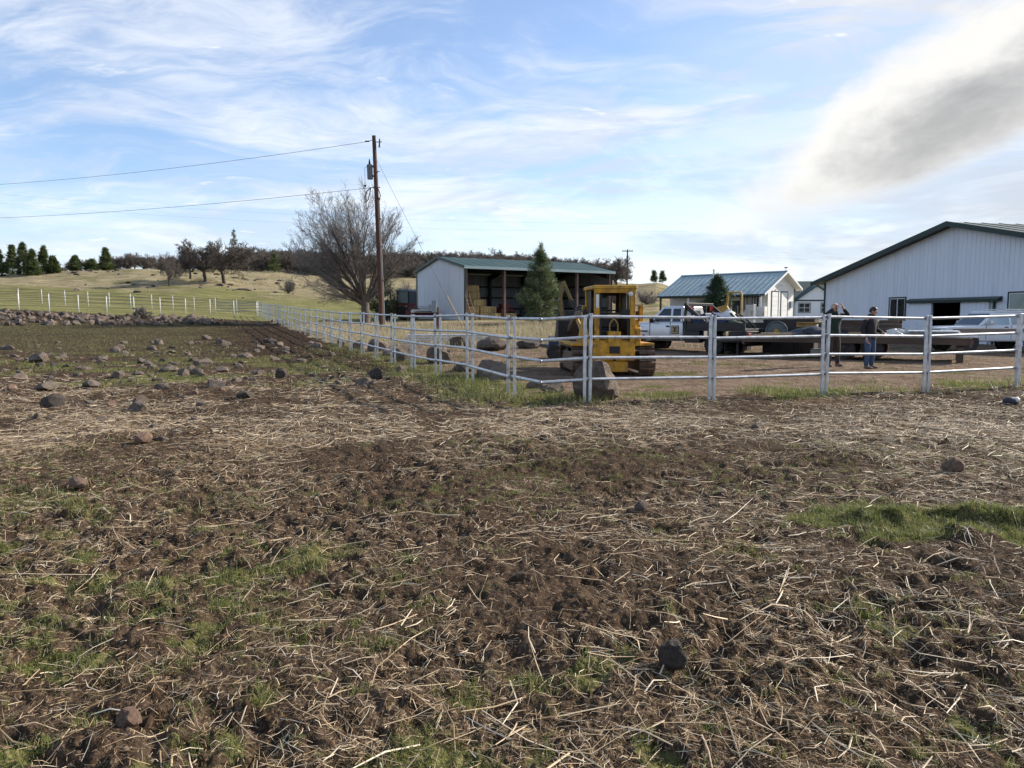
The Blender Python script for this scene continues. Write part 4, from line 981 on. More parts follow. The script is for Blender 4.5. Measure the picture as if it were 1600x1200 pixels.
def young_conifers():
    x, y = 2.15, 58.0; t = thing('pine_tree', 'young green pine standing in front of the open hay shed', 'tree', (x, y, Hz(x, y)))
    conifer(t, 5.75, 2.2, 3, 'needle', per=10, size=.30, width=.016, base=.04, gap=.25, shape=1.0, dens=1.1, spread=9)
    x, y = 16.9, 62.5; t = thing('spruce_tree', 'dark bushy spruce in front of the teal-roofed workshop', 'tree', (x, y, Hz(x, y)))
    conifer(t, 3.95, 1.95, 8, 'spruce', per=9, size=.27, width=.018, base=.04, gap=.25, shape=.9, dens=1.15, spread=10)
    x, y = -11.7, 67.5; t = thing('juniper_tree', 'green juniper behind the trunk of the bare tree and the brown pole', 'tree', (x, y, Hz(x, y)))
    conifer(t, 3.9, 1.8, 12, 'needle', per=6, size=.34, width=.02, base=.03, gap=.35, shape=.6, dens=1.0)
    # evergreens at the left of the hill
    L = [(4, 432, 388, 175, .44, 'low round evergreen at the left edge of the skyline'), (27, 431, 384, 182, .30, 'slim evergreen half hidden behind the tallest one on the left skyline'),
         (44, 430, 380, 176, .34, 'tallest dark evergreen of the clump on the left skyline'), (58, 430, 392, 174, .32, 'shorter evergreen on the right side of the left skyline clump'),
         (76, 429, 387, 180, .33, 'evergreen standing just right of the left skyline clump'), (90, 429, 403, 178, .5, 'small bushy evergreen right of the left skyline clump'),
         (124, 424, 402, 190, .58, 'small round evergreen alone on the left skyline'), (172, 420, 389, 186, .38, 'pointed evergreen beside the grassy knoll on the skyline'),
         (150, 424, 408, 192, .75, 'low evergreen bush between two evergreens on the skyline')]
    for i, (px, pb, pt, d, asp, lab) in enumerate(L):
        x = (px - 800) / FPX * d; z = Hz(x, d); H = (HZ - pt) / FPX * d + CAMH - z
        t = thing('evergreen_tree', lab, 'tree', (x, d, z), group='evergreens on the left skyline')
        conifer(t, max(H, 2.2) * .95, max(H, 2.2) * asp * .9, 40 + i, 'needle_far', per=7, size=.50, width=.07, base=.02, gap=.35, shape=.85, dens=.95, spread=9)
    M_ = [(371, 438, 366, 235, .16, 'tall thin conifer rising above the bare oaks'), (432, 420, 400, 240, .34, 'small green conifer in front of the hilltop wood'),
          (1020, 452, 430, 195, .22, 'shorter of two slim conifers on the crest left of the workshop'), (1033, 452, 427, 198, .24, 'taller of two slim conifers on the crest left of the workshop')]
    for i, (px, pb, pt, d, asp, lab) in enumerate(M_):
        x = (px - 800) / FPX * d; z = Hz(x, d); H = max((HZ - pt) / FPX * d + CAMH - z, 3.0)
        t = thing('conifer_tree', lab, 'tree', (x, d, z)); conifer(t, H * 1.05, H * asp * 1.25, 70 + i, 'needle_far', per=5, size=.5, width=.06, base=.25 if i != 1 else .04, gap=.6, shape=.75, spread=6)
young_conifers()

def oaks():
    cfgs = dict(n=[6, 5, 4, 3], taper=[.6, .7, .8, .8], wob=[.14, .22, .26, .3], up=[.03, .03, .02, .02], start=[.3, .2, .2, 0], kids=[1.6, 1.7, 1.5, 0],
                ang=[(.4, .95), (.4, 1.0), (.4, 1.0), (0, 0)], len=[(.5, .8), (.45, .75), (.45, .7), (0, 0)], rk=[.62, .6, .6, 1], rmin=.028)
    protos = []
    for s in range(6):
        rng = np.random.default_rng(100 + s); segs = []
        p = np.array([0, 0, -.6]); r = .30
        for k in range(4):
            q = p + np.array([rng.normal(0, .06), rng.normal(0, .06), .55]); segs.append((-1, *p, *q, r, r * .92)); p, r = q, r * .92
        for k in range(6):
            a = 2 * math.pi * (k + rng.uniform(-.3, .3)) / 6; e = rng.uniform(.35, 1.1)
            limb(rng, segs, p + np.array([0, 0, rng.uniform(-.4, .1)]), unit(np.array([math.cos(a) * math.cos(e), math.sin(a) * math.cos(e), math.sin(e)])), rng.uniform(2.6, 3.6), .15, 0, cfgs)
        segs = np.array(segs); hz = segs[:, 6].max()
        segs[:, 1:7] *= 6.5 / hz
        tv, tf = seg_tubes(segs[segs[:, 0] <= 0][:, 1:], 5); cv, cf = seg_tubes(segs[segs[:, 0] > 0][:, 1:], 3)
        protos.append((np_mesh('trunk', tv, tf, MT['oakbark'], True), np_mesh('crown', cv, cf, MT['oaktwig'])))
    def oak(x, y, H, i, lab, grp=None, lean=0):
        t = thing('oak_tree', lab, 'tree', (x, y, Hz(x, y)), rnd.uniform(0, 6.28), grp)
        for nm, me in zip(('trunk', 'crown'), protos[i % 6]):
            o = link(bpy.data.objects.new(nm, me), t)
        t.scale = (H / 6.5 * rnd.uniform(.9, 1.15), H / 6.5 * rnd.uniform(.9, 1.15), H / 6.5)
        if lean: t.rotation_euler = (0, lean, 0)
        return t
    rnd = random.Random(9)
    lab = 'leafless oak in the brown wood along the hilltop'; grp = 'bare oaks of the hilltop wood'
    n = 0
    for row, (d0, h, cnt, ua, ub) in enumerate(((262, 8.5, 24, -.37, -.10), (292, 9.0, 60, -.40, .115), (318, 9.6, 66, -.38, .13), (345, 10.5, 66, -.36, .135))):
        for k in range(cnt):
            u = ua + (ub - ua) * (k + rnd.uniform(.1, .9)) / cnt; d = d0 + rnd.uniform(-13, 13)
            o_ = oak(u * d, d, h * rnd.uniform(.72, 1.12), n, lab, grp); o_.location.z -= o_.scale[2] * rnd.uniform(.7, 1.9); n += 1
    lab2 = 'leafless oak of the thin row on the skyline left of the paired oaks'; grp2 = 'bare oaks on the left skyline'
    for k in range(17):
        u = -.545 + .16 * (k + rnd.uniform(.1, .9)) / 17; d = rnd.uniform(196, 216); o_ = oak(u * d, d, rnd.uniform(4.0, 6.4), n, lab2, grp2); o_.location.z -= o_.scale[2] * rnd.uniform(.7, 1.9); n += 1
    lab3 = 'low leafless tree scattered on the far left skyline'; grp3 = 'low bare trees on the left skyline'
    for k in range(7):
        u = -.63 + .10 * k / 7; d = rnd.uniform(205, 222); oak(u * d, d, rnd.uniform(2.6, 3.8), n, lab3, grp3); n += 1
    for (px, d, H, i, l, ln) in ((325, 150, 8.6, 0, 'left of the two dark wind-bent oaks standing out on the hillside', -.12), (353, 152, 8.9, 3, 'right of the two dark wind-bent oaks standing out on the hillside', -.18),
                             (302, 156, 6.6, 1, 'small bushy oak behind the left wind-bent oak', 0), (268, 140, 6.4, 2, 'slender pale leafless tree alone on the hillside', -.05),
                             (962, 178, 7.8, 4, 'bare oak at the right end of the shed roof beside the far pole', 0), (945, 186, 7.6, 5, 'bare oak just behind the right end of the shed roof', 0), (928, 205, 8.0, 2, 'bare oak rising behind the right part of the shed roof', 0)):
        x = (px - 800) / FPX * d; o = oak(x, d, H, i, l, None, ln)
        if px == 268: o.scale = (o.scale[0] * .5, o.scale[1] * .5, o.scale[2])
    # bushes
    def bush(px, d, w, h, seed, lab):
        x = (px - 800) / FPX * d; rng = np.random.default_rng(seed); segs = []
        t = thing('bare_bush', lab, 'bush', (x, d, Hz(x, d)))
        c = dict(n=[5, 4, 3], taper=[.7, .8, .8], wob=[.10, .18, .2], up=[.05, .04, .02], start=[.2, .2, 0], kids=[2, 1.8, 0], ang=[(.25, .7), (.3, .8), (0, 0)], len=[(.4, .6), (.4, .7), (0, 0)], rk=[.6, .6, 1], rmin=.014)
        for k in range(18):
            a = rng.uniform(0, 6.28); e = rng.uniform(.5, 1.4); limb(rng, segs, np.array([0, 0, -.1]), np.array([math.cos(a) * math.cos(e) * w / h, math.sin(a) * math.cos(e) * w / h, math.sin(e)]), h * rng.uniform(.6, .95), .05, 0, c)
        split_tree('b', segs, 0, (MT['oakbark'], MT['twig']), t, (4, 4, 3))
    bush(636, 110, 2.6, 3.4, 5, 'round leafless bush on the hillside left of the shed')
    bush(1010, 120, 3.0, 2.2, 6, 'dark low bush on the slope left of the workshop'); bush(960, 136, 2.5, 2.4, 7, 'grey bush below the bare oaks right of the shed')
    bush(452, 140, 2.0, 2.6, 8, 'thin grey bush on the hillside left of the large bare tree'); bush(222, 64, 1.0, 1.0, 9, 'thin brown bush growing in the rubble by the far fence')
oaks()
# ------------------------------------------------------------------ vehicles and machines
def wheel(parent, x, y, r, w, rim='chrome', name='wheel', rr=.58, side=1, spokes=0):
    t = MB(); t.lathe([(r * rr, -w / 2), (r * .93, -w / 2), (r, -w * .33), (r, w * .33), (r * .93, w / 2), (r * rr, w / 2)], 26, 'y')
    # tread blocks
    for i in range(26):
        a = 2 * math.pi * i / 26; t.box((r * math.cos(a), 0, r * math.sin(a)), (.025, w * .8, r * .10), rot=(0, -a, 0))
    o = t.build(name, MT['rubber'], parent, True); o.location = (x, y, r)
    m = MB(); s = side
    m.lathe([(0, s * w * .18), (r * .2, s * w * .22), (r * .26, s * w * .12), (r * rr * .86, s * w * .10), (r * rr * .95, s * w * .40), (r * rr, s * w * .42), (r * rr, -s * w * .2), (0, -s * w * .2)], 22, 'y')
    for i in range(spokes):
        a = 2 * math.pi * i / spokes; m.box((r * rr * .5 * math.cos(a), s * w * .2, r * rr * .5 * math.sin(a)), (r * rr * .8, .02, r * .10), rot=(0, -a, 0))
    m.build('rim', MT[rim], o, True)
    return o
def rrect(x, hw, zb, zt, r, n=4, tum=0.0):
    """rounded-rectangle ring in the y-z plane at x; tum pulls the top edge in"""
    pts = []
    for (cy, cz, a0) in ((hw - r, zb + r, -90), (hw - r, zt - r, 0), (-hw + r, zt - r, 90), (-hw + r, zb + r, 180)):
        for k in range(n):
            a = R(a0 + 90 * k / (n - 1)); y, z = cy + r * math.cos(a), cz + r * math.sin(a)
            f = (z - zb) / (zt - zb); pts.append(Vector((x, y * (1 - tum * max(0, f - .5)), z)))
    return pts
def greenhouse(parent, mt, b, t, wb, wt, zb, zt):
    """b, t: (x_rear, x_front) at belt and roof"""
    m = MB(); m.add([(b[0], -wb, zb), (b[1], -wb, zb), (b[1], wb, zb), (b[0], wb, zb), (t[0], -wt, zt), (t[1], -wt, zt), (t[1], wt, zt), (t[0], wt, zt)],
                    [(0, 3, 2, 1), (4, 5, 6, 7), (0, 1, 5, 4), (1, 2, 6, 5), (2, 3, 7, 6), (3, 0, 4, 7)])
    return m.build('cab_top', mt, parent, bevel=.06, seg=3)
def side_pane(parent, name, xb, xt, za, zc, b, t, wb, wt, zb, zt, mt='glass', off=.010):
    for s in (-1, 1):
        f0, f1 = (za - zb) / (zt - zb), (zc - zb) / (zt - zb); y0 = wb + (wt - wb) * f0 + off; y1 = wb + (wt - wb) * f1 + off
        m = MB(); V = [(xb[0], s * y0, za), (xb[1], s * y0, za), (xt[1], s * y1, zc), (xt[0], s * y1, zc)]
        I = [(p[0], p[1] - s * .03, p[2]) for p in V]; m.add(V + I, [(0, 1, 2, 3), (4, 7, 6, 5), (0, 4, 5, 1), (1, 5, 6, 2), (2, 6, 7, 3), (3, 7, 4, 0)])
        m.build(name, MT[mt], parent)
def end_pane(parent, name, x0, x1, z0, z1, w0, w1, off, mt='glass'):
    m = MB(); V = [(x0 + off, -w0, z0), (x0 + off, w0, z0), (x1 + off, w1, z1), (x1 + off, -w1, z1)]; I = [(p[0] - off * 3, p[1], p[2]) for p in V]
    m.add(V + I, [(0, 1, 2, 3), (4, 7, 6, 5), (0, 4, 5, 1), (1, 5, 6, 2), (2, 6, 7, 3), (3, 7, 4, 0)]); return m.build(name, MT[mt], parent)

def flatbed_truck():
    t = thing('pickup_truck', 'silver pickup with black flatbed and headache rack hitched to the trailer', 'truck', (9.45, 28.95, Hz(9.45, 28.95) - .05), math.atan2(.70, -.714))
    S = MT['silver']
    # lower body: sills, doors, wings, bonnet
    st = [(2.78, .94, .52, 1.24, .06), (2.9, .98, .50, 1.26, .07), (3.6, .99, .50, 1.265, .07), (4.35, .985, .50, 1.26, .08), (4.5, .96, .50, 1.25, .10), (5.1, .93, .52, 1.20, .12), (5.55, .88, .54, 1.13, .14), (5.80, .80, .56, 1.05, .16), (5.88, .70, .60, .98, .15)]
    m = MB(); m.loft([rrect(*s) for s in st]); body = m.build('body', S, t, True)
    # bulging front wings
    for s in (-1, 1):
        m = MB(); rings = []
        for k in range(9):
            x = 4.42 + 1.30 * k / 8; b = math.sin(math.pi * k / 8)
            rings.append([Vector((x, s * (.80 + q[0]), q[1])) for q in ((0, .62), (.16 + .07 * b, .62), (.19 + .07 * b, .86), (.17 + .05 * b, 1.02 + .06 * b), (.05, 1.10 + .06 * b), (0, 1.0))])
        m.loft(rings); m.build('front_wing', S, t, True)
    b, tp = (2.80, 4.42), (2.88, 3.80); wb, wt, zb, zt = .93, .74, 1.24, 1.90
    greenhouse(t, S, b, tp, wb, wt, zb, zt)
    side_pane(t, 'side_window', (3.36, 4.20), (3.42, 3.76), 1.28, 1.80, b, tp, wb, wt, zb, zt); side_pane(t, 'rear_window', (2.90, 3.27), (2.96, 3.31), 1.28, 1.80, b, tp, wb, wt, zb, zt)
    end_pane(t, 'windscreen', 4.36, 3.84, 1.29, 1.83, .80, .66, .03, 'glass_pale')
    # door seams, handle, mirror, badge
    for s in (-1, 1):
        for x in (3.32, 4.30):
            m = MB(); m.bx((x - .008, s * .985, .60), (x + .008, s * (.998), 1.25)); m.build('door_seam', MT['black'], t)
        m = MB(); m.bx((3.36, s * .99, 1.06), (3.52, s * 1.02, 1.12)); m.build('door_handle', MT['black'], t, bevel=.01)
        m = MB(); m.bx((4.05, s * 1.0, 1.22), (4.13, s * 1.24, 1.27)); m.bx((4.06, s * 1.07, 1.24), (4.15, s * 1.27, 1.45)); m.build('mirror', MT['black'], t, bevel=.02)
        m = MB(); m.bx((4.42, s * 1.005, .85), (4.72, s * 1.04, .91)); m.build('wing_badge', MT['dark_steel'], t)
        m = MB(); m.bx((2.85, s * .97, .54), (4.25, s * 1.002, .60)); m.build('sill_strip', MT['dark_steel'], t)
        # black discs stand in for the shaded hollows of the wheel wells
        m = MB(); m.lathe([(.0, -.02), (.50, -.02), (.52, .0), (.50, .02), (0, .02)], 24, 'y', (5.0, s * .985, .50)); m.build('wheel_well_shade', MT['black'], t, True)
    sg = MB(); sg.bx((2.92, .992, .78), (3.26, 1.004, 1.12)); sg_o = sg.build('door_sign', MT['black'], t)
    q = MB(); q.bx((2.95, 1.004, .81), (3.23, 1.008, 1.09)); q.build('sign_face', MT['wood_new'], sg_o)
    q = MB()
    for k, (a, w) in enumerate(((1.03, .20), (.985, .14), (.87, .22))): q.bx((3.09 - w / 2, 1.008, a), (3.09 + w / 2, 1.012, a + .03))
    q.lathe([(0, 1.008), (.045, 1.008), (.045, 1.012), (0, 1.012)], 12, 'y', (3.09, 0, .94)); q.build('sign_print', MT['black'], sg_o)
    m = MB(); m.bx((5.80, -.95, .45), (6.02, .95, .68)); m.build('front_bumper', MT['chrome'], t, bevel=.05)
    m = MB(); m.bx((5.84, -.48, .72), (5.92, .48, .96)); m.build('grille', MT['black'], t, bevel=.02)
    for s in (-1, 1):
        m = MB(); m.box((5.82, s * .66, .86), (.12, .26, .18)); m.build('headlight', MT['lamp'], t, bevel=.04)
    # chassis and flatbed
    m = MB(); m.bx((.1, -.40, .50), (5.6, -.30, .68)); m.bx((.1, .30, .50), (5.6, .40, .68)); m.bx((.4, -.3, .52), (.55, .3, .66)); m.bx((3.0, -.3, .52), (3.2, .3, .66)); m.build('chassis', MT['black'], t)
    m = MB(); m.bx((.02, -1.08, .92), (2.62, 1.08, 1.02)); bed = m.build('flatbed_deck', MT['dark_steel'], t, bevel=.01)
    for s in (-1, 1):
        m = MB(); m.bx((0.02, s * 1.04, 1.022), (2.5, s * 1.09, 1.24)); m.build('side_board', MT['dark_steel'], bed)
        m = MB(); m.bx((1.95, s * .70, .45), (2.62, s * 1.06, .91)); m.build('underbody_box', MT['black'], t, bevel=.02)
        m = MB(); m.bx((.10, s * .70, .50), (.72, s * 1.06, .91)); m.build('underbody_box', MT['black'], t, bevel=.02)
        m = MB(); m.bx((.84, s * .66, .14), (.86, s * 1.06, .60)); m.build('mud_flap', MT['rubber'], t)
    # sloping rear apron with plate and lamps
    m = MB(); m.prism([(-.04, .92), (.10, .92), (.10, .36), (.02, .36)], 'y', -1.06, 1.06); m.build('rear_apron', MT['black'], t, bevel=.01)
    m = MB(); m.box((-.035, .25, .72), (.012, .32, .16)); m.build('number_plate', MT['lamp'], t)
    for s in (-1, 1):
        m = MB(); m.box((-.05, s * .85, .80), (.03, .20, .09)); m.build('tail_lamp', MT['red_lamp'], t, bevel=.01)
    m = MB(); m.bx((-.55, -.06, .42), (.1, .06, .52)); m.build('tow_bar', MT['dark_steel'], t)
    # headache rack
    m = MB()
    for y in (-1.0, -.5, .5, 1.0): m.bx((2.56, y - .04, 1.02), (2.66, y + .04, 1.95))
    m.bx((2.55, -1.04, 1.90), (2.67, 1.04, 2.02)); m.bx((2.55, -1.04, 1.45), (2.67, 1.04, 1.52)); rack = m.build('headache_rack', MT['black'], t, bevel=.01)
    m = MB(); m.bx((2.595, -.98, 1.05), (2.625, .98, 1.44)); m.build('mesh_panel', MT['black'], rack)
    for y in (-.85, -.72, .72, .85):
        m = MB(); m.box((2.52, y, 1.80), (.06, .05, .17)); m.build('rack_lamp', MT['red_lamp'], rack)
    for y in (-.98, .98):
        m = MB(); m.prism([(2.55, 1.95), (2.55, 1.72), (1.75, 1.25), (1.75, 1.32)], 'y', y - .03, y + .03); m.build('rack_brace', MT['black'], rack)
    for x, ys in ((1.35, (.93, .68)), (5.0, (.90,))):
        for y in ys:
            for s in (-1, 1): wheel(t, x, s * y, .40, .24, 'dark_steel', side=s, spokes=0)
    m = MB(); m.tube((1.35, -.9, .4), (1.35, .9, .4), .08); m.build('axle', MT['black'], t)
    m = MB(); m.tube((5.0, -.9, .4), (5.0, .9, .4), .06); m.build('axle', MT['black'], t)
    # cargo on the flatbed
    M = t.matrix_basis.copy()
    def cargo(name, mb, mt, label, cat, smooth=False, bevel=0):
        o = mb.build(name, MT[mt], None, smooth, bevel); o.location = t.location; o.rotation_euler = t.rotation_euler; tag(o, label, cat); return o
    m = MB(); m.ball((1.42, -.25, 1.38), (.36, .36, .34), 18, 10); m.tube((1.42, -.25, 1.68), (1.42, -.25, 1.76), .1); cargo('water_tank', m, 'white_plastic', 'round white tank on the pickup flatbed', 'tank', True)
    for k, (x, y, a, lab) in enumerate(((2.05, .55, .3, 'dark blue bin tilted behind the pickup headache rack'), (1.35, .65, -.4, 'dark blue bin leaning in the middle of the pickup flatbed'))):
        m = MB(); m.add([(-.28, -.24, 0), (.28, -.24, 0), (.28, .24, 0), (-.28, .24, 0), (-.36, -.31, .44), (.36, -.31, .44), (.36, .31, .44), (-.36, .31, .44)], [(0, 3, 2, 1), (0, 1, 5, 4), (1, 2, 6, 5), (2, 3, 7, 6), (3, 0, 4, 7), (4, 5, 6, 7)])
        o = m.build('storage_bin', MT['blue'], None, bevel=.03); o.matrix_world = Matrix.LocRotScale(t.location, t.rotation_euler, None) @ Matrix.Translation((x, y, 1.10)) @ Matrix.Rotation(a, 4, 'Y'); tag(o, lab, 'bin')
    for k in range(3):
        m = MB(); m.tube((1.05 - .16 * k, .3 - .1 * k, 1.60 - .03 * k), (.35 - .18 * k, .45 - .1 * k, 1.06), .045, .03, 8)
        cargo('steel_bar', m, 'dark_steel', ('upper', 'middle', 'lower')[k] + ' of three dark bars slanting at the back of the flatbed', 'bar', True)
    m = MB(); m.ball((.75, .62, 1.16), (.42, .32, .17), 14, 6); cargo('canvas_bundle', m, 'vest_green', 'dark canvas bundle lying by the slanting bars on the flatbed', 'bundle', True)
    return t
flatbed_truck()

def trailer_scene():
    A = Vector((14.9, 24.7)); d = Vector((-.866, .50)); rz = math.atan2(d.y, d.x); L = 6.9
    z = Hz(12, 26) ; t = thing('flatbed_trailer', 'long wooden-decked trailer loaded with scrap behind the two people', 'trailer', (A.x, A.y, z), rz)
    W = 1.05
    # the deck is of single planks
    rng = random.Random(2)
    for k in range(10):
        y = -W + .21 * k; m = MB(); m.bx((.02 + rng.uniform(0, .04), y + .006, .70 + rng.uniform(0, .008)), (L - rng.uniform(0, .05), y + .202, .755 + rng.uniform(0, .012))); m.build('plank', MT['wood'], t)
    for s in (-1, 1):
        m = MB(); m.bx((0, s * W, .55), (L, s * (W + .07), .772)); m.build('side_beam', MT['wood_dark'], t, bevel=.012)
    for x in (-.10, L + .002):
        m = MB(); m.bx((x, -W - .07, .47), (x + .095, W + .07, .765)); m.build('end_beam', MT['wood_dark'], t, bevel=.012)
    for k in range(6):
        m = MB(); m.bx((.4 + k * 1.2, -W + .01, .55), (.5 + k * 1.2, W - .01, .695)); m.build('crossmember', MT['dark_steel'], t)
    for x in (2.75, 3.62):
        for s in (-1, 1): wheel(t, x, s * .95, .36, .22, 'galv', side=s, rr=.62, spokes=6)
        m = MB(); m.tube((x, -.9, .36), (x, .9, .36), .05); m.build('axle', MT['dark_steel'], t)
    m = MB(); m.path([(L, -.9, .58), (L + 1.15, 0, .52), (L, .9, .58)], .06, 6); m.build('drawbar', MT['dark_steel'], t)
    m = MB(); m.tube((L + .45, .25, .05), (L + .45, .25, .85), .045); m.bx((L + .33, .13, .0), (L + .57, .37, .05)); m.build('jack', MT['dark_steel'], t)
    for y in (-.98, .98):
        m = MB(); m.bx((.12, y - .07, -.02), (.32, y + .07, .468)); m.build('rear_prop', MT['wood_dark'], t, bevel=.01)
    m = MB(); m.box((-.115, .8, .62), (.03, .14, .09)); m.build('tail_lamp', MT['red_lamp'], t)
    MM = Matrix.LocRotScale(t.location, t.rotation_euler, None)
    def put(name, mb, mt, label, cat, at, rot=0.0, smooth=False, bevel=0, tilt=(0, 0)):
        o = mb.build(name, MT[mt], None, smooth, bevel); o.matrix_world = MM @ Matrix.Translation(at) @ Matrix.Rotation(rot, 4, 'Z') @ Matrix.Rotation(tilt[0], 4, 'X') @ Matrix.Rotation(tilt[1], 4, 'Y'); tag(o, label, cat); return o
    dz = .775
    # lumber stack behind the people
    s = thing('lumber_stack', 'stack of brown timbers on the trailer behind the two people', 'lumber', MM @ Vector((3.1, -.35, dz)), rz)
    for j in range(4):
        for i in range(3):
            m = MB(); e = rng.uniform(-.12, .12); m.bx((-1.15 + e, -.30 + .2 * i + .006, .004 + .14 * j), (1.25 + e * .5, -.30 + .2 * i + .19, .134 + .14 * j)); m.build('timber', MT[('wood_dark', 'wood_new', 'wood_dark', 'wood_dark')[(j + (i == 2)) % 4]], s)
    for k, (x, y, lab) in enumerate(((5.6, .55, 'lower pale board laid along the front of the trailer deck'), (5.5, .50, 'upper pale board laid along the front of the trailer deck'))):
        m = MB(); m.bx((-.95, -.13, 0), (.95, .13, .045)); put('board', m, 'wood_new', lab, 'board', (x, y, dz + .05 * k), .03 * k - .02)
    # tarp mound
    m = MB(); rr = random.Random(8); rings = []
    for j in range(8):
        h = j / 7; ring = []
        for i in range(22):
            a = 2 * math.pi * i / 22; q = (1 - h ** 1.8) * (1 + .16 * math.sin(3 * a + j) + .14 * rr.uniform(-1, 1)) + .03
            ring.append(Vector((1.0 * q * math.cos(a), .62 * q * math.sin(a), .38 * h + .05 * rr.uniform(-1, 1) * (j > 0))))
        rings.append(ring)
    m.loft(rings); put('tarp_heap', m, 'tarp', 'black wrinkled tarp heap on the trailer left of the person in green', 'tarp heap', (4.55, .25, dz), .1, True)
    # big wheel standing at the front of the deck
    m = MB(); m.lathe([(0, -.02), (.34, -.02), (.36, -.08), (.40, -.08), (.40, .08), (.36, .08), (.34, .02), (0, .02)], 34, 'y'); o = put('steel_reel', m, 'reel', 'round grey steel reel standing at the front end of the trailer', 'reel', (6.15, -.65, dz + .12), .15, True)
    m = MB(); m.lathe([(0, -.10), (.10, -.10), (.10, .10), (0, .10)], 14, 'y'); m.build('hub', MT['yellow_dull'], o, True)
    # scrap: pale plastic, sheet stack, pipes
    m = MB()
    rr = random.Random(12)
    pts = []
    for j in range(6):
        h = j / 5; ring = []
        for i in range(16):
            a = 2 * math.pi * i / 16; q = (1 - h ** 1.5) * (1 + .35 * rr.uniform(-1, 1)) + .04; ring.append(Vector((.48 * q * math.cos(a), .35 * q * math.sin(a), .27 * h + .06 * rr.uniform(-1, 1) * (j > 0))))
        pts.append(ring)
    m.loft(pts); put('scrap_pile', m, 'white_plastic', 'pile of white plastic scrap on the trailer right of the standing people', 'scrap', (2.05, .35, dz))
    s = thing('sheet_stack', 'low stack of grey corrugated sheets on the rear of the trailer', 'metal sheets', MM @ Vector((1.0, .1, dz)), rz + .05)
    for k in range(5):
        m = MB(); n = 12
        P = [(-.6 + 1.2 * i / n, .02 + .018 * (i % 2) + .042 * k) for i in range(n + 1)]
        m.prism(P + [(x, z_ + .012) for x, z_ in reversed(P)], 'x', -.75 + .03 * (k % 3), .75 + .03 * (k % 2)); m.build('sheet', MT['galv'], s)
    for k in range(3):
        m = MB(); m.tube((-.7, 0, 0), (.55, 0, 0), .04, None, 10); put('white_pipe', m, 'white_frame', ('nearest', 'middle', 'farthest')[k] + ' of three white pipes at the very rear of the trailer', 'pipe', (.45, .78 - .12 * k, dz + .04 + .001 * k), .05 * k, True)
    # yellow beam on a dark crate behind the trailer
    cx, cy = 10.9, 29.6; zc = Hz(cx, cy)
    b = thing('steel_bin', 'dark rusty steel bin standing behind the trailer', 'bin', (cx, cy, zc), rz)
    m = MB(); m.bx((-.95, -.5, 0), (.95, .5, 1.36)); m.build('shell', MT['dark_steel'], b, bevel=.02)
    for x in (-.9, -.3, .3, .9):
        m = MB(); m.bx((x - .04, .5, .02), (x + .04, .56, 1.34)); m.build('rib', MT['dark_steel'], b)
    m = MB(); m.bx((-.99, -.54, 1.362), (.99, .54, 1.42)); m.build('lid', MT['dark_steel'], b)
    q = thing('yellow_beam', 'long faded yellow steel beam lying across the trailer load', 'beam', MM @ Vector((4.35, -.75, dz + .30)), rz + .04)
    m = MB(); m.bx((-1.1, -.10, 0), (1.1, .10, .03)); m.bx((-1.1, -.10, .14), (1.1, .10, .17)); m.bx((-1.1, -.015, .03), (1.1, .015, .14)); m.build('web', MT['yellow_dull'], q)
    for x in (-.9, .9):
        m = MB(); m.bx((x - .08, -.12, -.30), (x + .08, .12, -.002)); m.build('block', MT['wood_dark'], q)
    # pale blue drum box under the trailer
    m = MB(); m.bx((-.35, -.2, 0), (.35, .2, .30)); o = m.build('cooler', MT['white_frame'], None, bevel=.03); o.matrix_world = MM @ Matrix.Translation((4.55, -.6, -.02)); tag(o, 'white box on the ground under the trailer', 'box')
trailer_scene()

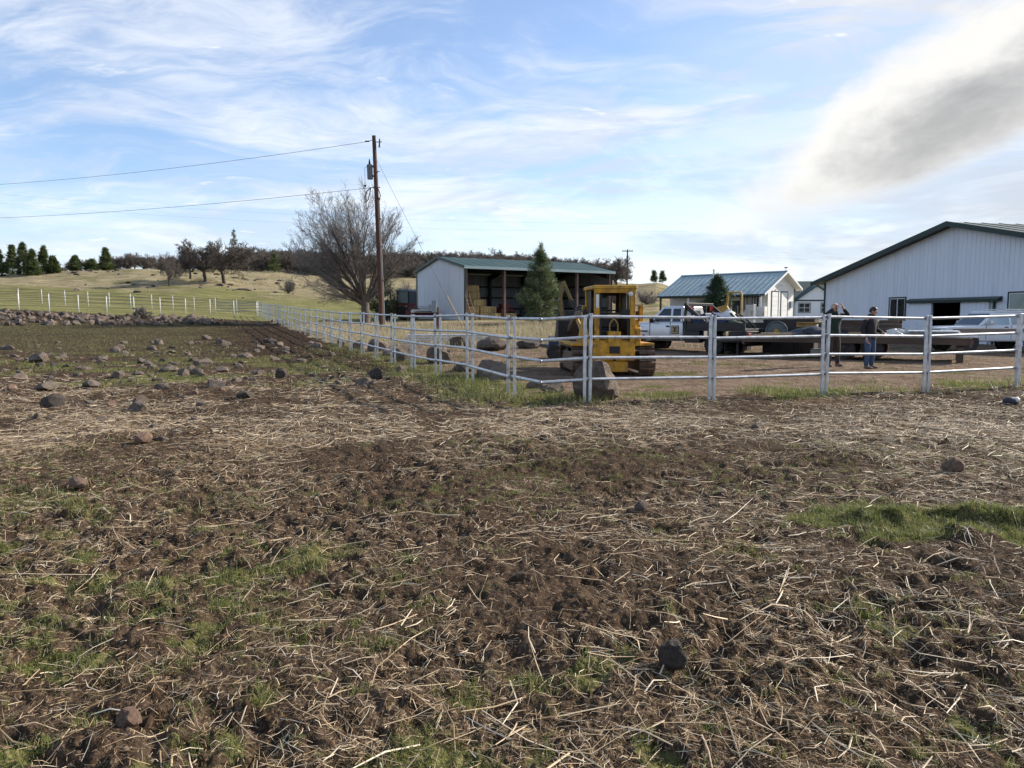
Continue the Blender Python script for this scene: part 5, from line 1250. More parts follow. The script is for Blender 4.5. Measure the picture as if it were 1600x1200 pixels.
def wagon():
    t = thing('station_wagon', 'old white boxy wagon with wood-trim stripe parked by the barn', 'car', (22.0, 31.4, Hz(18.6, 31.3) + .02), math.pi + .04)
    S = MT['white_car']
    st = [(.02, .84, .50, 1.00, .10), (.10, .89, .44, 1.05, .10), (1.0, .91, .42, 1.08, .08), (2.0, .92, .42, 1.08, .08), (3.0, .92, .42, 1.07, .08), (3.2, .90, .42, 1.06, .08), (4.0, .89, .44, 1.04, .08), (4.5, .87, .46, 1.01, .09), (4.62, .84, .50, .97, .10)]
    m = MB(); m.loft([rrect(*s) for s in st]); m.build('body', S, t, True)
    b, tp = (.10, 3.28), (.36, 2.62); wb, wt, zb, zt = .86, .70, 1.055, 1.60
    greenhouse(t, S, b, tp, wb, wt, zb, zt)
    m = MB(); m.bx((.34, -.70, 1.59), (2.60, .70, 1.66)); m.build('roof_skin', S, t, bevel=.05)
    for xb, xt in (((.30, 1.12), (.50, 1.12)), ((1.20, 1.52), (1.20, 1.52)), ((1.56, 1.92), (1.56, 1.92)), ((2.02, 2.66), (2.02, 2.60)), ((2.70, 3.06), (2.62, 2.66))):
        side_pane(t, 'side_window', xb, xt, 1.10, 1.50, b, tp, wb, wt, zb, zt, 'glass_pale')
    end_pane(t, 'windscreen', 3.22, 2.68, 1.09, 1.55, .76, .63, .035, 'glass'); end_pane(t, 'rear_glass', .15, .34, 1.10, 1.50, .72, .62, -.03, 'glass')
    for s in (-1, 1):
        m = MB(); m.bx((.15, s * .885, .80), (4.35, s * .928, .93)); m.build('wood_stripe', MT['woodtrim'], t, bevel=.01)
        m = MB(); m.bx((.15, s * .89, .935), (4.4, s * .934, .955)); m.bx((.15, s * .89, .765), (4.4, s * .934, .795)); m.build('chrome_strip', MT['chrome'], t)
        for x in (1.54, 1.98, 3.02):
            m = MB(); m.bx((x - .007, s * .90, .50), (x + .007, s * .9245, 1.06)); m.build('door_seam', MT['black'], t)
        for x in (1.25, 2.12):
            m = MB(); m.bx((x, s * .92, .985), (x + .14, s * .95, 1.02)); m.build('door_handle', MT['black'], t, bevel=.008)
        m = MB(); m.bx((2.86, s * .90, 1.10), (2.94, s * 1.06, 1.13)); m.bx((2.86, s * .98, 1.11), (2.98, s * 1.12, 1.25)); m.build('mirror', MT['chrome'], t, bevel=.02)
        m = MB(); m.lathe([(0, -.02), (.43, -.02), (.45, 0), (.43, .02), (0, .02)], 24, 'y', (.95, s * .915, .40)); m.build('wheel_well_shade', MT['black'], t, True)  # black discs in place of the shaded wheel wells
        m = MB(); m.lathe([(0, -.02), (.43, -.02), (.45, 0), (.43, .02), (0, .02)], 24, 'y', (3.72, s * .90, .40)); m.build('wheel_well_shade', MT['black'], t, True)
        m = MB(); m.bx((.55, s * .56, 1.70), (2.1, s * .60, 1.735)); m.bx((.6, s * .56, 1.655), (.66, s * .60, 1.70)); m.bx((1.98, s * .56, 1.655), (2.04, s * .60, 1.70)); m.build('rack_rail', MT['chrome'], t)
        for x in (.95, 3.72): wheel(t, x, s * .80, .37, .22, 'chrome', side=s, spokes=5)
        m = MB(); m.lathe([(0, 0), (.10, 0), (.11, .03), (0, .06)], 16, 'x', (4.615, s * .62, .80)); m.build('headlight', MT['lamp'], t, True)
    for x in (.8, 1.3, 1.8):
        m = MB(); m.bx((x, -.56, 1.712), (x + .04, .56, 1.728)); m.build('rack_bar', MT['chrome'], t)
    m = MB(); m.bx((4.60, -.90, .46), (4.78, .90, .60)); m.build('front_bumper', MT['chrome'], t, bevel=.04)
    m = MB(); m.bx((4.60, -.48, .68), (4.66, .48, .90)); m.build('grille', MT['black'], t, bevel=.01)
    m = MB(); m.bx((-.12, -.90, .46), (.04, .90, .60)); m.build('rear_bumper', MT['chrome'], t, bevel=.04)
    m = MB(); m.lathe([(.17, -.012), (.19, 0), (.17, .012)], 18, 'x', (2.55, .38, 1.12)); m.build('steering_wheel', MT['black'], t, True)
wagon()

def crawler():
    Yw, Dk = MT['yellow'], MT['dark_steel']
    t = thing('crawler_loader', 'yellow crawler loader with open cab seen from behind the fence', 'loader', (2.50, 18.45, Hz(2.5, 19.5) - .06), R(94))
    # tracks: every shoe is a plate of its own
    for s in (-1, 1):
        tr = MB(); cy = s * .83
        tr.prism([(.28, .16), (2.1, .16), (2.32, .42), (2.1, .62), (.28, .66), (.06, .42)], 'y', cy - .13, cy + .13); fr = tr.build('track_frame', MT['track'], t, bevel=.02)
        path = []
        r = .36; x0, x1, zc = .36, 2.02, .42
        Lst = (x1 - x0); per = 2 * Lst + 2 * math.pi * r; n = 34
        me = None
        for k in range(n):
            q = per * k / n
            if q < Lst: p, a = (x0 + q, zc + r), 0
            elif q < Lst + math.pi * r: a = (q - Lst) / r; p = (x1 + r * math.sin(a), zc + r * math.cos(a))
            elif q < 2 * Lst + math.pi * r: p, a = (x1 - (q - Lst - math.pi * r), zc - r), math.pi
            else: a = math.pi + (q - 2 * Lst - math.pi * r) / r; p = (x0 + r * math.sin(a), zc + r * math.cos(a))
            if me is None:
                m = MB(); m.bx((-.072, -.20, -.015), (.072, .20, .015)); m.bx((-.07, -.20, .015), (-.045, .20, .06)); m.bx((.0, -.20, .015), (.02, .20, .035)); me = m.mesh('track_shoe', MT['track'])
            o = link(bpy.data.objects.new('track_shoe', me), fr); o.location = (p[0], cy, p[1]); o.rotation_euler = (0, a, 0)
        for x in (x0, x1):
            m = MB(); m.lathe([(0, cy - .08), (.24, cy - .08), (.30, cy - .05), (.30, cy + .05), (.24, cy + .08), (0, cy + .08)], 20, 'y', (x, 0, zc)); m.build('sprocket' if x == x0 else 'idler', Dk, fr, True)
    # rear body
    m = MB(); m.prism([(.0, .44), (.0, .88), (.08, .96), (.50, 1.0), (2.5, 1.0), (2.75, .90), (2.75, .42)], 'y', -.52, .52); m.build('hull', Yw, t, bevel=.025)
    m = MB(); m.bx((-.04, -.44, .50), (-.002, .44, .60)); m.build('tow_plate', Yw, t, bevel=.012)
    m = MB(); m.lathe([(0, -.055), (.04, -.05), (.04, 0), (0, 0)], 12, 'x', (0, 0, .47)); m.build('tow_pin', MT['black'], t, True)
    m = MB(); m.bx((.06, -.36, .16), (.75, .36, .438)); m.build('belly_guard', Yw, t, bevel=.02)
    m = MB(); m.bx((-.03, -.16, .62), (.22, .16, 1.16)); m.build('tank_hump', Yw, t, bevel=.025)
    m = MB(); m.bx((-.036, -.13, .63), (-.031, .13, .80)); m.build('vent_grille', MT['black'], t)
    m = MB()
    for y in (-.10, .10): m.path([(.1, y, 1.16), (.1, y, 1.34), (.1, y * .25, 1.45)], .016, 6)
    m.build('lever_bracket', MT['yellow_dull'], t, True)
    m = MB(); m.tube((.1, 0, 1.44), (.1, 0, 1.56), .02); m.bx((.08, -.15, 1.55), (.12, .15, 1.575)); m.build('control_lever', MT['yellow_dull'], t)
    # engine hood ahead of the cab
    m = MB(); m.prism([(1.45, 1.0), (1.45, 1.42), (2.6, 1.36), (2.72, 1.0)], 'y', -.36, .36); m.build('engine_hood', Yw, t, bevel=.03)
    m = MB(); m.tube((2.1, .15, 1.4), (2.1, .15, 1.95), .04); m.build('exhaust', Dk, t, True)
    # fenders with sloping side plates
    for s in (-1, 1):
        m = MB(); m.prism([(.02, .80), (.02, 1.22), (.30, 1.44), (1.05, 1.44), (1.40, 1.10), (1.40, .80)], 'y', s * .52, s * .66); m.build('fender', Yw, t, bevel=.02)
        m = MB(); m.bx((.15, s * .662, .80), (1.9, s * 1.03, .87)); m.build('step_plate', Yw, t, bevel=.01)
        for k, (x, z) in enumerate(((.0, 1.30), (.0, 1.12), (.0, .98))):
            m = MB(); m.lathe([(0, -.05), (.035, -.05), (.035, .03), (0, .03)], 10, 'x', (x, s * .59, z)); m.build('hose_fitting', MT['yellow_dull'], t, True)
    # seat
    m = MB(); m.bx((.55, -.26, 1.0), (1.05, .26, 1.22)); m.build('seat', MT['black'], t, bevel=.05)
    m = MB(); m.bx((.50, -.26, 1.22), (.62, .26, 1.62)); m.build('seat_back', MT['black'], t, bevel=.05)
    # cab: posts, roof, framed front glass; open behind
    zt = 2.22
    for x in (.06, 1.36):
        for s in (-1, 1):
            m = MB(); m.bx((x - .055, s * .44 - .07, 1.0 if x > 1 else .90), (x + .055, s * .44 + .055, zt - .02)); m.build('cab_post', Yw, t, bevel=.01)
    m = MB(); m.prism([(-.10, zt - .03), (-.06, zt + .06), (1.46, zt + .06), (1.52, zt - .03)], 'y', -.53, .53); m.build('cab_roof', Yw, t, bevel=.02)
    m = MB(); m.bx((-.08, -.50, zt - .13), (-.02, .50, zt - .032)); m.build('roof_skirt', Yw, t, bevel=.01)
    m = MB(); m.bx((.10, -.37, zt - .05), (1.3, .37, zt - .032)); m.build('headliner', MT['black'], t)
    for s in (-1, 1):
        m = MB(); m.bx((.02, s * .335 - .02, .98), (.10, s * .335 + .02, zt - .14)); m.build('door_frame', MT['black'], t)
        m = MB(); m.bx((.16, s * .395 - .01, 1.0), (1.30, s * .395 + .01, 1.70)); m.build('cab_shade_panel', MT['black'], t)  # black sheets added so the open cab looks dark inside
    m = MB()
    m.bx((1.34, -.385, 1.42), (1.38, -.30, zt - .035)); m.bx((1.34, .30, 1.42), (1.38, .385, zt - .035)); m.bx((1.34, -.30, zt - .16), (1.38, .30, zt - .035)); m.bx((1.34, -.30, 1.42), (1.38, .30, 1.56)); m.bx((1.34, -.30, 1.66), (1.38, .30, 1.70)); m.build('front_frame', MT['black'], t)
    for s in (-1, 1):
        m = MB(); m.bx((.11, s * .44 - .012, 1.30), (1.30, s * .44 + .012, 1.52)); m.build('side_panel', Yw, t)
        m = MB(); m.bx((.75, s * .44 - .012, 1.525), (1.30, s * .44 + .012, zt - .04)); m.build('side_screen', MT['black'], t)
    m = MB(); m.lathe([(0, -.07), (.055, -.06), (.065, 0), (0, .03)], 16, 'x', (-.10, -.36, zt - .16)); m.build('work_lamp', MT['lamp'], t, True)
    m = MB(); m.bx((-.055, .40, 1.72), (-.02, .47, 2.06)); m.build('mirror', MT['lamp'], t, bevel=.01)
    # hydraulic hoses and lift cylinder on the left
    for k in range(3):
        m = MB(); m.path([(.0, .60, .95 + .06 * k), (-.04, .64 + .03 * k, 1.35), (.15, .70 + .03 * k, 1.74 - .05 * k), (.45, .80, 1.80 - .06 * k), (.8, .84, 1.70)], .02, 7); m.build('hose', MT['black'], t, True)
    for s in (-1, 1):
        m = MB(); m.prism([(.30, 1.56), (.30, 1.66), (1.5, 1.66), (2.95, 1.24), (3.05, 1.12), (2.95, 1.06), (1.5, 1.54)], 'y', s * .70 - .04, s * .70 + .04); m.build('lift_arm', MT['track'], t, bevel=.015)
        m = MB(); m.tube((1.0, s * .62, 1.1), (1.9, s * .64, 1.5), .05); m.tube((1.9, s * .64, 1.5), (2.4, s * .66, 1.5), .03); m.build('lift_cylinder', MT['yellow_dull'], t, True)
        m = MB(); m.bx((.20, s * .665, 1.40), (.42, s * .76, 1.80)); m.build('arm_tower', Yw, t, bevel=.015)
    # bucket
    m = MB(); P = [(3.02, .88), (3.0, 1.40), (3.10, 1.52), (3.55, 1.50), (3.50, 1.47), (3.14, 1.46), (3.07, 1.38), (3.08, .93), (3.85, .86), (3.85, .83), (3.05, .84)]
    m.prism(P, 'y', -1.0, .95); bk = m.build('bucket', MT['dark_steel'], t)
    for y in (-1.032, .952):
        m = MB(); m.prism([(3.03, .86), (3.01, 1.40), (3.11, 1.50), (3.5, 1.49), (3.84, .86)], 'y', y, y + .03); m.build('bucket_side', Dk, bk)
    m = MB()
    m.ball((3.35, .1, 1.05), (.36, .80, .30), 16, 8); m.build('bucket_load', MT['rock_dark'], bk, True)
crawler()

def small_machines():
    # small utility trailer beside the loader
    x, y = 1.45, 25.3; t = thing('utility_trailer', 'small dark utility trailer with blue tail box left of the crawler loader', 'trailer', (x, y, Hz(x, y)), R(14))
    m = MB(); m.bx((-.35, -.5, .38), (1.9, .7, .50)); m.build('deck', MT['black'], t, bevel=.01)
    m = MB(); m.bx((-.40, -.56, .30), (-.04, -.505, .80)); m.build('tail_box', MT['blue'], t, bevel=.02)
    m = MB(); m.bx((-.38, -.60, .62), (-.06, -.562, .78)); m.build('lamp_face', MT['lamp'], t)
    m = MB(); m.bx((-.36, -.60, .34), (-.10, -.562, .42)); m.build('tail_lamp', MT['red_lamp'], t)
    for k in range(4):
        m = MB(); m.bx((.0, -.45 + .27 * k, .502), (1.85, -.45 + .27 * k + .25, .62 + .02 * (k % 2))); m.build('board', MT['wood_new'], t)
    for yy in (-.58, .80): wheel(t, -.2 if yy < 0 else .6, yy, .26, .16, 'dark_steel', side=-1)
    # backhoe behind the pine
    x, y = 3.9, 52.5; t = thing('backhoe', 'dull yellow backhoe boom folded up beside the young pine', 'backhoe', (x, y, Hz(x, y)), R(15))
    m = MB(); m.bx((-.2, -.6, .5), (2.4, .6, 1.25)); m.build('body', MT['black'], t, bevel=.05)
    for xx in (.3, 1.9):
        for yy in (-.72, .72): wheel(t, xx, yy, .5, .35, 'yellow_dull', side=-1 if yy < 0 else 1)
    m = MB(); m.prism([(-.55, .6), (-.30, .6), (-.48, 2.1), (-.36, 3.15), (-.52, 3.2), (-.68, 2.1)], 'y', -.12, .12); m.build('boom', MT['boom'], t, bevel=.02)
    m = MB(); m.prism([(-.55, 3.2), (-.30, 3.25), (.30, 1.95), (.12, 1.85)], 'y', -.09, .09); m.build('dipper_arm', MT['boom'], t, bevel=.02)
    m = MB(); m.tube((-.75, 0, 1.9), (-.2, 0, 2.9), .05); m.build('ram', MT['grey'], t, True)
    m = MB(); m.prism([(.05, 1.9), (.40, 2.0), (.55, 1.6), (.35, 1.35), (.15, 1.5)], 'y', -.25, .25); m.build('digging_bucket', MT['dark_steel'], t)
    # caged yellow machine in front of the workshop
    x, y = 15.9, 55.5; t = thing('small_crawler', 'old faded yellow crawler with open cage beside the dark spruce', 'crawler', (x, y, Hz(x, y)), R(160))
    m = MB(); m.bx((-.9, -.45, .6), (1.1, .45, 1.15)); m.build('hull', MT['yellow_dull'], t, bevel=.04)
    m = MB(); m.prism([(-.2, 1.15), (.2, 1.85), (1.2, 1.55), (1.2, 1.15)], 'y', -.35, .35); m.build('hood', MT['yellow_dull'], t, bevel=.04)
    for s in (-1, 1):
        m = MB(); m.prism([(-1.0, .1), (1.0, .1), (1.25, .4), (1.0, .7), (-1.0, .7), (-1.25, .4)], 'y', s * .62 - .16, s * .62 + .16); m.build('track', MT['rubber'], t, bevel=.04)
        m = MB(); m.path([(-.85, s * .42, 1.1), (-.85, s * .42, 2.6), (-.80, s * .42, 2.72), (.05, s * .42, 2.72), (.12, s * .42, 2.6), (.18, s * .42, 1.5)], .05, 8); m.build('cage_bar', MT['yellow_dull'], t, True)
    m = MB(); m.bx((-.86, -.40, 2.70), (.08, .40, 2.77)); m.build('cage_roof', MT['yellow_dull'], t, bevel=.02)
    m = MB(); m.bx((-.6, -.25, 1.15), (-.45, .25, 1.75)); m.build('seat', MT['black'], t, bevel=.04)
    # cabinets by the porch
    for k, (xx, yy, h, lab) in enumerate(((20.2, 64.2, 1.75, 'pale green tall cabinet standing left of the workshop window'), (21.4, 65.0, 1.55, 'pale tall cabinet standing in front of the workshop window'))):
        c = thing('cabinet', lab, 'cabinet', (xx, yy, Hz(xx, yy)), R(-40))
        m = MB(); m.bx((-.35, -.3, 0), (.35, .3, h)); m.build('case', MT['grey' if k == 0 else 'white_plastic'], c, bevel=.02)
        m = MB(); m.bx((-.33, -.325, .08), (.33, -.302, h - .05)); m.build('door', MT['white_plastic'], c)
        m = MB(); m.bx((.24, -.36, h * .5), (.27, -.326, h * .7)); m.build('handle', MT['dark_steel'], c)
    # red combine by the shed
    x, y = -10.2, 69.5; t = thing('combine', 'old dark red harvester with glazed cab left of the hay shed', 'harvester', (x, y, Hz(x, y)), R(-20))
    Rd = MT['red_paint']
    m = MB(); m.prism([(-2.2, .55), (-2.3, 1.35), (-1.5, 1.75), (.1, 1.75), (.1, .55)], 'y', -.8, .8); m.build('hull', Rd, t, bevel=.05)
    m = MB(); m.bx((.0, -.72, .95), (1.25, .72, 1.5)); m.build('cab_base', Rd, t, bevel=.03)
    for xx, yy in ((.04, -.68), (1.18, -.68), (.04, .68), (1.18, .68)):
        m = MB(); m.bx((xx - .05, yy - .04, 1.5), (xx + .05, yy + .04, 2.55)); m.build('cab_post', MT['black'], t)
    m = MB(); m.bx((.09, -.66, 1.5), (1.12, -.64, 2.54)); m.build('side_glass', MT['glass_pale'], t)
    m = MB(); m.bx((1.20, -.6, 1.5), (1.22, .6, 2.54)); m.build('front_glass', MT['glass'], t)
    m = MB(); m.bx((.45, -.35, 1.3), (.8, .35, 2.2)); m.build('seat', MT['black'], t, bevel=.05)
    m = MB(); m.prism([(-.12, 2.55), (-.05, 2.74), (1.25, 2.74), (1.38, 2.55)], 'y', -.82, .82); m.build('cab_roof', MT['grey'], t, bevel=.03)
    m = MB(); m.bx((.25, -.745, 1.14), (1.05, -.722, 1.26)); m.build('name_strip', MT['white_plastic'], t)
    m = MB(); m.tube((-1.2, .3, 1.7), (-1.2, .3, 2.5), .06); m.build('exhaust', MT['dark_steel'], t, True)
    wheel(t, .75, -.95, .62, .45, 'yellow_dull', side=-1); wheel(t, .75, .95, .62, .45, 'yellow_dull', side=1); wheel(t, -1.8, -.8, .38, .3, 'dark_steel', side=-1); wheel(t, -1.8, .8, .38, .3, 'dark_steel', side=1)
    m = MB(); m.prism([(1.7, .25), (2.5, .15), (2.6, .3), (2.0, .85), (1.7, .85)], 'y', -2.3, 2.3); hd = m.build('header', Rd, t, bevel=.03)
    m = MB(); m.tube((2.35, -2.25, .75), (2.35, 2.25, .75), .16, None, 12); m.build('reel_drum', MT['white_plastic'], hd, True)
    for k in range(5):
        m = MB(); a = k * 1.256; m.tube((2.35 + .42 * math.cos(a), -2.2, .75 + .42 * math.sin(a)), (2.35 + .42 * math.cos(a), 2.2, .75 + .42 * math.sin(a)), .035, None, 6); m.build('reel_bar', MT['wood'], hd, True)
    m = MB(); m.bx((.9, -.35, .6), (1.8, .35, 1.0)); m.build('feeder', Rd, t)
    # stacked gates on the ground behind the left fence
    x, y = -3.4, 33.5; t = thing('gate_stack', 'low stack of grey pipe gates lying behind the left fence', 'gates', (x, y, Hz(x, y)), R(8))
    for k in range(4):
        for yy in (0, .45, .9):
            m = MB(); m.tube((-1.5 + .1 * k, yy + .05 * k, .12 + .11 * k), (2.4 + .1 * k, yy + .05 * k, .12 + .11 * k), .03, None, 8); m.build('bar', MT['galv'], t, True)
        for xx in (-1.45, .4, 2.35):
            m = MB(); m.tube((xx + .1 * k, .02 + .05 * k, .12 + .11 * k), (xx + .1 * k, .88 + .05 * k, .12 + .11 * k), .028, None, 8); m.build('crossbar', MT['galv'], t, True)
    for xx in (-1.2, 2.0):
        m = MB(); m.bx((xx - .06, -.1, -.05), (xx + .06, 1.1, .085)); m.build('skid', MT['wood_dark'], t)
small_machines()
# ------------------------------------------------------------------ people
def skin_obj(name, pts, edges, mat_, parent, root=0, sub=2):
    me = bpy.data.meshes.new(name); me.from_pydata([p[:3] for p in pts], edges, [])
    o = link(bpy.data.objects.new(name, me), parent)
    m = o.modifiers.new('skin', 'SKIN'); m.use_smooth_shade = True
    for i, p in enumerate(pts):
        r = p[3]; sv_ = me.skin_vertices[0].data[i]; sv_.radius = (r if not hasattr(r, '__len__') else r[0], r if not hasattr(r, '__len__') else r[1]); sv_.use_root = (i == root)
    s = o.modifiers.new('sub', 'SUBSURF'); s.levels = sub; s.render_levels = sub
    me.materials.append(mat_); return o
def hand_pts(pts, edges, iw, w, d, up, thumb_side, curl=.35, k=1.0):
    """palm and five fingers grown from the wrist vertex iw at w, pointing along d; up is the back of the hand"""
    d = Vector(d).normalized(); up = Vector(up); up = (up - d * up.dot(d)).normalized(); s = d.cross(up) * thumb_side; w = Vector(w)
    pm = w + d * .055 * k; pts.append((*pm, (.040 * k, .020 * k))); ip = len(pts) - 1; edges.append((iw, ip))
    for j, (o, L) in enumerate(((-.030, .060), (-.010, .078), (.010, .085), (.030, .076))):
        b = pm + d * .042 * k - s * o * k; pts.append((*b, .011 * k)); i0 = len(pts) - 1; edges.append((ip, i0))
        dd = (d - up * curl).normalized(); m_ = b + dd * L * .55 * k; pts.append((*m_, .0095 * k)); edges.append((i0, i0 + 1))
        dd = (d - up * curl * 2.6).normalized(); e = m_ + dd * L * .5 * k; pts.append((*e, .008 * k)); edges.append((i0 + 1, i0 + 2))
    tb = w + d * .03 * k + s * .034 * k; pts.append((*tb, .013 * k)); i0 = len(pts) - 1; edges.append((ip, i0))
    t1 = tb + (d * .7 + s * .6 - up * .2).normalized() * .04 * k; pts.append((*t1, .0105 * k)); edges.append((i0, i0 + 1))
    t2 = t1 + (d * .95 + s * .2 - up * .3).normalized() * .032 * k; pts.append((*t2, .009 * k)); edges.append((i0 + 1, i0 + 2))
def person(label, loc, rz, arms, legs, head, top, sleeve, trouser, H=1.0, cap=None, lean=0.0):
    t = thing('person', label, 'person', loc, rz); t.scale = (H, H, H)
    # local: faces -y, x is the figure's left
    hx, hy, hz_ = head['at']; tw = head['turn']; nod = head['nod']
    f = Vector((math.sin(tw) * math.cos(nod), -math.cos(tw) * math.cos(nod), -math.sin(nod)))
    P = [(0, .0, .96, (.15, .105)), (0, .0 - lean * .3, 1.15, (.145, .105)), (0, -lean * .6, 1.32, (.165, .115)), (0, -lean, 1.44, (.12, .085)), (0, -lean - .005, 1.52, (.056, .058)),
         (hx, hy + .01, hz_ - .10, (.060, .070)), (hx, hy, hz_, (.076, .094)), (hx, hy + .005, hz_ + .075, (.062, .074))]
    E = [(0, 1), (1, 2), (2, 3), (3, 4), (4, 5), (5, 6), (6, 7)]
    def add(p, r, par): P.append((*p, r)); E.append((par, len(P) - 1)); return len(P) - 1
    nose = Vector((hx, hy, hz_ - .015)) + f * .105; add(nose, (.014, .016), 6)
    sl = {}
    for s in (1, -1):
        a = arms[s]; i = add((s * .175, -lean, 1.425), .062, 3); i = add(a['elbow'], .046, i); i = add(tuple(Vector(a['elbow']).lerp(Vector(a['wrist']), .45)), .042, i); i = add(a['wrist'], .030, i)
        hand_pts(P, E, i, a['wrist'], a['dir'], a['up'], a['ts'], a.get('curl', .35))
        l = legs[s]; i = add((s * .095, 0, .88), .098, 0); i = add(l['knee'], .062, i); i = add(l['ankle'], .043, i)
    skin_obj('body', P, E, MT['skin'], t)
    # clothes
    jk = MB(); rings = []
    for (z_, rx, ry) in ((.83, .182, .132), (.90, .190, .138), (1.0, .186, .136), (1.12, .184, .134), (1.24, .196, .140), (1.34, .208, .142), (1.41, .200, .130), (1.455, .165, .112), (1.49, .110, .094), (1.52, .088, .088), (1.555, .084, .086), (1.556, .070, .072)):
        f_ = min(1, max(0, (z_ - .95) / .5)); k_ = 1 + .02 * math.sin(z_ * 31)
        rings.append([Vector((rx * k_ * math.copysign(abs(math.cos(q)) ** .85, math.cos(q)), -lean * f_ + ry * k_ * math.sin(q) + (.012 * math.sin(3 * q + z_ * 9)), z_)) for q in [2 * math.pi * i / 20 for i in range(20)]])
    jk.loft(rings); jo = jk.build('jacket', MT[top], t, True)
    for p_ in jo.data.polygons: p_.use_smooth = True
    for s in (1, -1):
        a = arms[s]; e = Vector(a['elbow']); w = Vector(a['wrist']); sh = Vector((s * .165, -lean, 1.42)); wr = e.lerp(w, .93)
        skin_obj('sleeve', [(s * .09, -lean, 1.40, .075), (*sh, .088), (*sh.lerp(e, .5), .074), (*e, .066), (*e.lerp(w, .5), .057), (*wr, .047)], [(i, i + 1) for i in range(5)], MT[sleeve], t, 1)
    TP = [(0, 0, 1.0, (.160, .120)), (0, 0, .90, (.168, .125))]; TE = [(0, 1)]
    for s in (1, -1):
        l = legs[s]; k = Vector(l['knee']); an = Vector(l['ankle'])
        b = len(TP); TP += [(s * .098, 0, .82, .112), (*Vector((s * .098, 0, .82)).lerp(k, .55), .092), (*k, .078), (*k.lerp(an, .55), .068), (an.x, an.y, an.z - .015, .066)]
        TE += [(1, b), (b, b + 1), (b + 1, b + 2), (b + 2, b + 3), (b + 3, b + 4)]
        fd = Vector(l['toe']); fd.z = 0; fd.normalize()
        skin_obj('shoe', [(*(an - fd * .05 + Vector((0, 0, -.03))), (.048, .045)), (an.x + fd.x * .03, an.y + fd.y * .03, .052, (.05, .048)), (an.x + fd.x * .13, an.y + fd.y * .13, .042, (.050, .038)), (an.x + fd.x * .20, an.y + fd.y * .20, .036, (.038, .030))], [(0, 1), (1, 2), (2, 3)], MT['shoe'], t, 1)
    skin_obj('trousers', TP, TE, MT[trouser], t, 1)
    # head: hair, ears, eyes, brows, mouth
    c = Vector((hx, hy, hz_)); rgt = Vector((0, 0, 1)).cross(f).normalized(); upv = f.cross(rgt)
    M3 = Matrix((rgt, -f, upv)).transposed().to_4x4(); M3.translation = c
    m = MB()
    rings = []
    for j in range(9):
        ring = []
        for i in range(20):
            a = 2 * math.pi * i / 20; fr = max(0, -math.sin(a)); lo = -.85 + 1.40 * fr ** .6 + .30 * abs(math.cos(a)); p_ = lo + (math.pi / 2 - .04 - lo) * j / 8
            ring.append(M3 @ Vector((.094 * math.cos(p_) * math.cos(a), .113 * math.cos(p_) * math.sin(a) + .008, .120 * math.sin(p_) + .014)))
        rings.append(ring)
    m.loft(rings); m.build('cap' if cap else 'hair', MT[cap or 'hair'], t, True)
    if cap:
        m = MB(); m.ball((0, -.14, .045), (.075, .075, .010), 14, 6, M3); m.build('cap_brim', MT[cap], t, True)
    for s in (1, -1):
        m = MB(); m.ball((s * .086, .012, -.012), (.012, .022, .034), 8, 6, M3); m.build('ear', MT['skin'], t, True)
        m = MB(); m.ball((s * .033, -.088, .006), (.014, .010, .008), 8, 6, M3); m.build('eye', MT['hair'], t, True)
        m = MB(); m.ball((s * .034, -.092, .028), (.021, .008, .005), 8, 6, M3); m.build('brow', MT['hair'], t, True)
    m = MB(); m.ball((0, -.083, -.062), (.025, .012, .007), 8, 6, M3); m.build('mouth', MT['red_paint'], t, True)
    return t
person('person in dark green vest with both hands raised to the face', (9.50, 22.35, Hz(9.5, 22.35)), R(14),
       {1: dict(elbow=(.37, -.13, 1.44), wrist=(.15, -.17, 1.63), dir=(-.35, .15, .9), up=(.8, -.3, .4), ts=1, curl=.5), -1: dict(elbow=(-.37, -.13, 1.44), wrist=(-.15, -.17, 1.63), dir=(.35, .15, .9), up=(-.8, -.3, .4), ts=-1, curl=.5)},
       {1: dict(knee=(.13, -.03, .50), ankle=(.15, .0, .085), toe=(.3, -1, 0)), -1: dict(knee=(-.11, -.03, .50), ankle=(-.14, 0, .085), toe=(-.2, -1, 0))},
       dict(at=(0, -.02, 1.645), turn=0.05, nod=.05), 'vest_green', 'jacket_black', 'trousers', 1.055, cap='cap')
person('person in black jacket and blue jeans looking down beside the trailer', (10.15, 21.45, Hz(10.15, 21.45)), R(30),
       {1: dict(elbow=(.30, .02, 1.12), wrist=(.20, -.26, 1.02), dir=(-.25, -.9, -.1), up=(.4, 0, 1), ts=-1, curl=.8), -1: dict(elbow=(-.29, .07, 1.13), wrist=(-.25, -.08, .87), dir=(.05, -.25, -1), up=(-1, 0, 0), ts=1, curl=.5)},
       {1: dict(knee=(.11, -.04, .50), ankle=(.13, .02, .085), toe=(.5, -1, 0)), -1: dict(knee=(-.10, -.02, .50), ankle=(-.10, .02, .085), toe=(.1, -1, 0))},
       dict(at=(.02, -.065, 1.630), turn=.55, nod=.38), 'jacket_black', 'jacket_black', 'jeans', 1.0, lean=.03)
